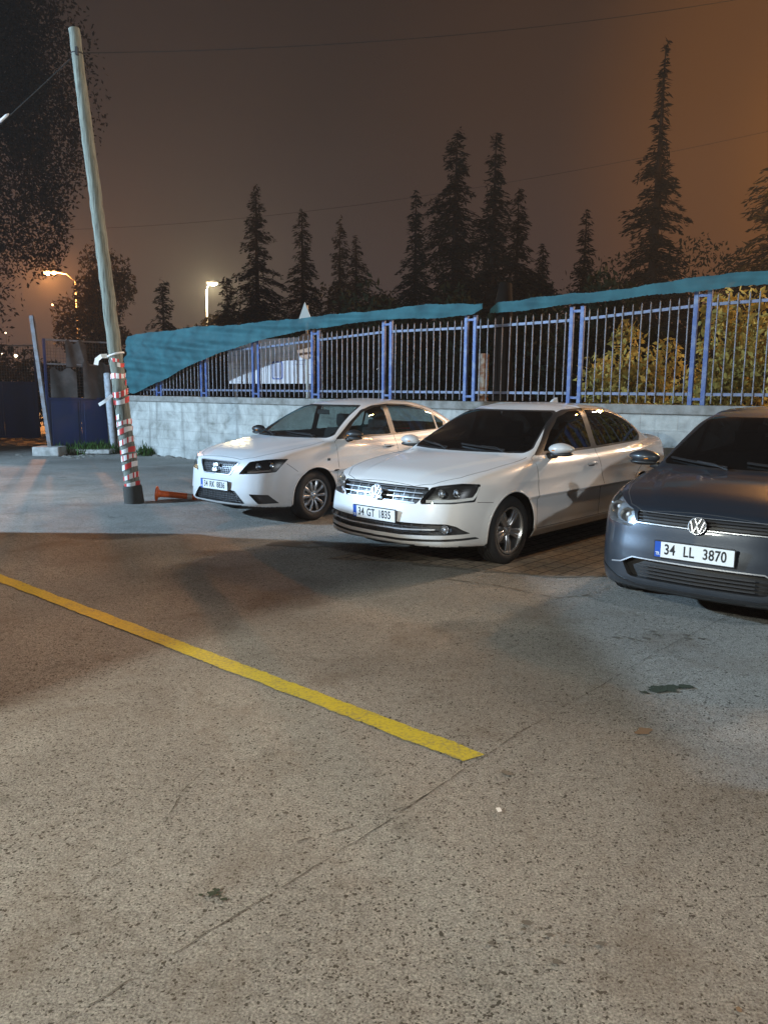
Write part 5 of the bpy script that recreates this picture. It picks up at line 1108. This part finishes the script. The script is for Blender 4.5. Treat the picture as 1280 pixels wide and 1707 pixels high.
# scrub behind the railings
for i,(s,off,h) in enumerate([(-1.0,-2.6,3.0),(1.2,-3.2,3.1),(3.3,-3.0,3.3),(5.3,-2.4,3.5),(7.0,-2.6,3.6),(8.7,-2.2,3.4),(10.3,-2.6,3.5)]):
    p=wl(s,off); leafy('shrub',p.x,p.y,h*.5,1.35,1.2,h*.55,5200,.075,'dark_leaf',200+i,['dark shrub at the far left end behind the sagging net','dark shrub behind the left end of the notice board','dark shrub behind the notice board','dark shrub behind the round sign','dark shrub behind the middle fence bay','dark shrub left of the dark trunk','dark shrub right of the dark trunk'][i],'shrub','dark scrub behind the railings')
for i,(s,off,h,rx) in enumerate([(11.6,-1.4,2.7,1.0),(12.9,-1.15,2.95,1.05),(14.1,-1.2,3.1,1.1),(15.4,-1.3,3.3,1.2)]):
    p=wl(s,off); leafy('bush',p.x,p.y,h*.52,rx,.75,h*.52,5200,.062,'ivy_leaf',230+i,['lamp-lit leafy bush left of the last pair of fence posts','lamp-lit leafy bush behind the last pair of fence posts','brightest lamp-lit bush at the right edge behind the railings','lamp-lit bush beyond the right edge'][i],'bush','lamp-lit bushes behind the railings')
for i,(x,y,rx,h) in enumerate([(-2.2,36,4.6,6.3),(4.2,32,4.6,6.6),(11,30,5,6.4),(-9,42,5,5.6),(17,26,5,6.6)]):
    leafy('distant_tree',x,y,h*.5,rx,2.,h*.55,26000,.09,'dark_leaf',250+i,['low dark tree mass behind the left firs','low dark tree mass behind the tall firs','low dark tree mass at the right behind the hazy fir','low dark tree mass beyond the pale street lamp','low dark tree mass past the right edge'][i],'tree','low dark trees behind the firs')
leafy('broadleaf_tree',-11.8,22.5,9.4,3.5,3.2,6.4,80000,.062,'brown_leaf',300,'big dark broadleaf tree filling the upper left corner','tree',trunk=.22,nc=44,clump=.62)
leafy('broadleaf_tree',-12.2,34,4.6,2.1,1.6,2.9,9000,.09,'brown_leaf',301,'reddish-lit tree behind the gate below the orange street lamp','tree',trunk=.12)
def tuft(x,y,r,n,seed,label):
    g=np.random.default_rng(seed); P=np.c_[g.normal(0,r,n),g.normal(0,r*.7,n),np.abs(g.normal(0,.09,n))+.03]; ax=np.c_[g.normal(0,.35,(n,2)),np.ones(n)]; ax/=np.linalg.norm(ax,axis=1)[:,None]; bx=np.cross(ax,g.normal(0,1,(n,3))); bx/=np.linalg.norm(bx,axis=1)[:,None]
    o=quads('weeds',P,ax*.10,bx*.012,'grass_green',None); o.location=(x,y,0); tag(o,label,'weeds',kind='stuff')
tuft(-7.0,18.9,.22,900,1,'green weeds at the foot of the round concrete post'); tuft(-7.5,18.6,.3,300,2,'weeds'); tuft(-5.7,18.2,.10,160,3,'weeds')
b=bmesh.new(); g=np.random.default_rng(9)
for i in range(70):
    p=(-7.3+g.normal(0,.7),18.1+g.normal(0,.35),.0); r=.015+.05*g.random()**2; bmesh.ops.create_icosphere(b,subdivisions=1,radius=1,matrix=Matrix.Translation(p)@Matrix.Diagonal((r*1.5,r,r*.6,1)))
tag(bmo('gravel',b,'rubble'),kind='stuff')

for i,(x,y,h,rx) in enumerate([(-11.2,27,3.1,2.6),(-15.2,29,3.0,2.8),(-8.6,24.5,2.7,1.6)]): leafy('shrub',x,y,h*.5,rx,1.2,h*.52,6000,.10,'dark_leaf',320+i,['dark shrub beyond the torn gate leaf','dark shrub beyond the far left gate leaf','dark shrub between the gate and the net'][i],'shrub','dark scrub beyond the gate')
# ------------------------------------------------------------------ lit lamps in the distance
def street_lamp(x,y,h,arm,col,es,power,label,pc):
    o=empty('street_lamp',(x,y,0),0,label=label,cat='street lamp'); b=bmesh.new(); tube(b,[(0,0,0),(0,0,h*.6),(0,0,h)],[.08,.06,.045],10); tube(b,[(0,0,h),(arm*.4,0,h+.35),(arm,0,h+.45)],[.03,.025,.02],8); bmo('lamp_post',b,pc,o,smooth=True)
    b=bmesh.new(); box(b,(arm*1.15,0,h+.50),(.75,.30,.14),bev=.05); bmo('lamp_head',b,'dark_alloy',o,smooth=True,ang=40)
    b=bmesh.new(); bmesh.ops.create_uvsphere(b,u_segments=16,v_segments=8,radius=1,matrix=Matrix.Translation((arm*1.15,0,h+.40))@Matrix.Diagonal((.30,.16,.10,1))); bmo('lamp_glass',b,mat('glow_%d'%int(x*10),(1,1,1),.5,emit=col,es=es),o,smooth=True)
    lamp('street_lamp_light','POINT',(x+arm*1.15,y-.1,h+.15),power,col,.2); return o
mat('lamp_pole_orange',(.14,.13,.12),.6)
street_lamp(-15.6,40,6.9,-1.1,(1,.36,.09),80,13000,'orange street lamp glowing in the haze above the gate','lamp_pole_orange')
street_lamp(-11.3,50,7.75,.35,(1,.80,.45),80,9000,'pale yellow street lamp left of the firs','lamp_pole_orange')
def small_light(px_,y,z,r,col,es,label,name='distant_light'):
    o=empty(name,(px_,y,0),0,label=label,cat='lamp',group='small lights in the distance'); b=bmesh.new(); tube(b,[(0,.05,0),(0,.05,z)],.02,6); bmo('lamp_post',b,'wire',o)
    b=bmesh.new(); bmesh.ops.create_uvsphere(b,u_segments=10,v_segments=6,radius=r*.5,matrix=Matrix.Translation((0,0,z))); bmo('lamp_glass',b,mat('gl_%d'%int(px_*100),(1,1,1),.5,emit=col,es=es),o)
def at(u,v,Y):
    a_,b_=u-640,v-853.5; cr,sr=math.cos(R(.461)),math.sin(R(.461)); x=a_*cr+b_*sr; y=-a_*sr+b_*cr; c_,s_=math.cos(R(8.946)),math.sin(R(8.946)); t=Y/(1280.4*c_-y*s_); return x*t,1.565+(-y*c_-1280.4*s_)*t
for (u,v,Y,r,col,es,l) in [(88,508,60,.14,(1,.3,.12),14,'tiny red light above the gate'),(10,555,70,.14,(1,.75,.5),5,'faint light at the left edge'),(27,593,45,.16,(1,.8,.5),14,'small warm light above the left gate leaf'),(3,591,45,.16,(1,.85,.6),10,'warm light at the left edge above the gate leaf'),
   (92,636,24,.09,(1,.9,.65),16,'bright warm light behind the torn gate sheeting'),(98,638,24,.07,(1,.95,.7),12,'second bright light behind the torn gate sheeting'),(629,615,22,.035,(.9,.95,1),14,'pinpoint white light between the pickets'),(827,664,19,.05,(.9,.95,1),12,'left one of two white glints just above the middle car roof'),(849,668,19,.04,(.9,.95,1),12,'right one of two white glints just above the middle car roof'),(826,647,19,.025,(.9,.95,1),9,'faint white light just above the pair over the middle car')]:  # the paired white ones are glints, built as glowing beads
    x,z=at(u,v,Y); small_light(x,Y,z,r,col,es,l)

# ------------------------------------------------------------------ cars
r1,F1,I1=build_car(SEDAN,(-.091,6.831,47.4),'white saloon with dark tinted glass and chrome grille bars, plate 34 GT 1835',{}); jetta_front(r1,F1,I1)
r2,F2,I2=build_car(LIFTBACK,(-2.025,9.122,49.),'white saloon with clear windows nearest the leaning pole, plate 34 RK 8836',dict(mirror='black_plastic')); seat_front(r2,F2,I2)
r3,F3,I3=build_car(HATCHBACK,(2.046,4.973,50.),'dark grey hatchback at the right edge, plate 34 LL 3870',{}); polo_front(r3,F3,I3)

# ------------------------------------------------------------------ out of frame: van and hut added to throw shadows into it
van=empty('blocker_van',(-5.45,5.98,0),R(-90),label='unseen van shape added outside the left edge to cast shadow',cat='van')
pf=[(-2.0,.35),(-2.02,.95),(-1.75,1.12),(-1.25,1.72),(-.95,1.80),(1.75,1.83),(1.92,1.72),(1.96,.35)]
b=bmesh.new(); prism(b,rounded(pf,.12,4),1.7,lambda u,v,w:Vector((u,w-.85,v))); bmo('body',b,'white_paint',van)
for sy in(-1,1):
    b=bmesh.new(); prism(b,[(-1.55,1.15),(-1.18,1.60),(-.55,1.62),(-.55,1.15)],.01,lambda u,v,w:Vector((u,sy*.856+w*.5,v))); bmo('window',b,'tinted_glass',van)
    for wx in(-1.3,1.25): wheel(van,(wx,sy*.76,.32),sy,.32,.2,.21,dict(n=8,w0=.04,w1=.05))
b=bmesh.new(); prism(b,[(-.72,1.18),(.72,1.18),(.62,1.68),(-.62,1.68)],.01,lambda u,v,w:Vector((-1.74+(v-1.15)*.70-w-.02,u,v))); bmo('windscreen',b,'dark_glass',van)
hut=empty('blocker_hut',(-4.9,2.64,0),0,label='unseen hut block added outside the left edge to cast shadow',cat='hut')  # unseen block, added so its corner cuts the yard lamp's light
b=bmesh.new(); box(b,(0,0,1.25),(3.1,2.66,2.5)); bmo('wall',b,'cast_concrete',hut); b=bmesh.new(); box(b,(0,0,2.56),(3.16,2.68,.12)); bmo('roof',b,'gate_blue',hut); b=bmesh.new(); box(b,(.6,-1.335,1.05),(.85,.03,2.0)); bmo('door',b,'gate_blue',hut); b=bmesh.new(); box(b,(1.555,0,1.5),(.03,1.0,.8)); bmo('window',b,'tinted_glass',hut)

# ------------------------------------------------------------------ haze
b=bmesh.new(); box(b,(0,40,16.5),(130,150,35)); hz=bmo('haze',b); hz['kind']='stuff'
m=bpy.data.materials.new('haze'); m.use_nodes=True; t=m.node_tree; t.nodes.clear(); v=N(t,'ShaderNodeVolumePrincipled'); v.inputs['Color'].default_value=(.85,.87,.9,1); v.inputs['Density'].default_value=.0009; v.inputs['Anisotropy'].default_value=.35
o_=N(t,'ShaderNodeOutputMaterial'); lk(t,v.outputs[0],o_.inputs['Volume']); hz.data.materials.append(m)
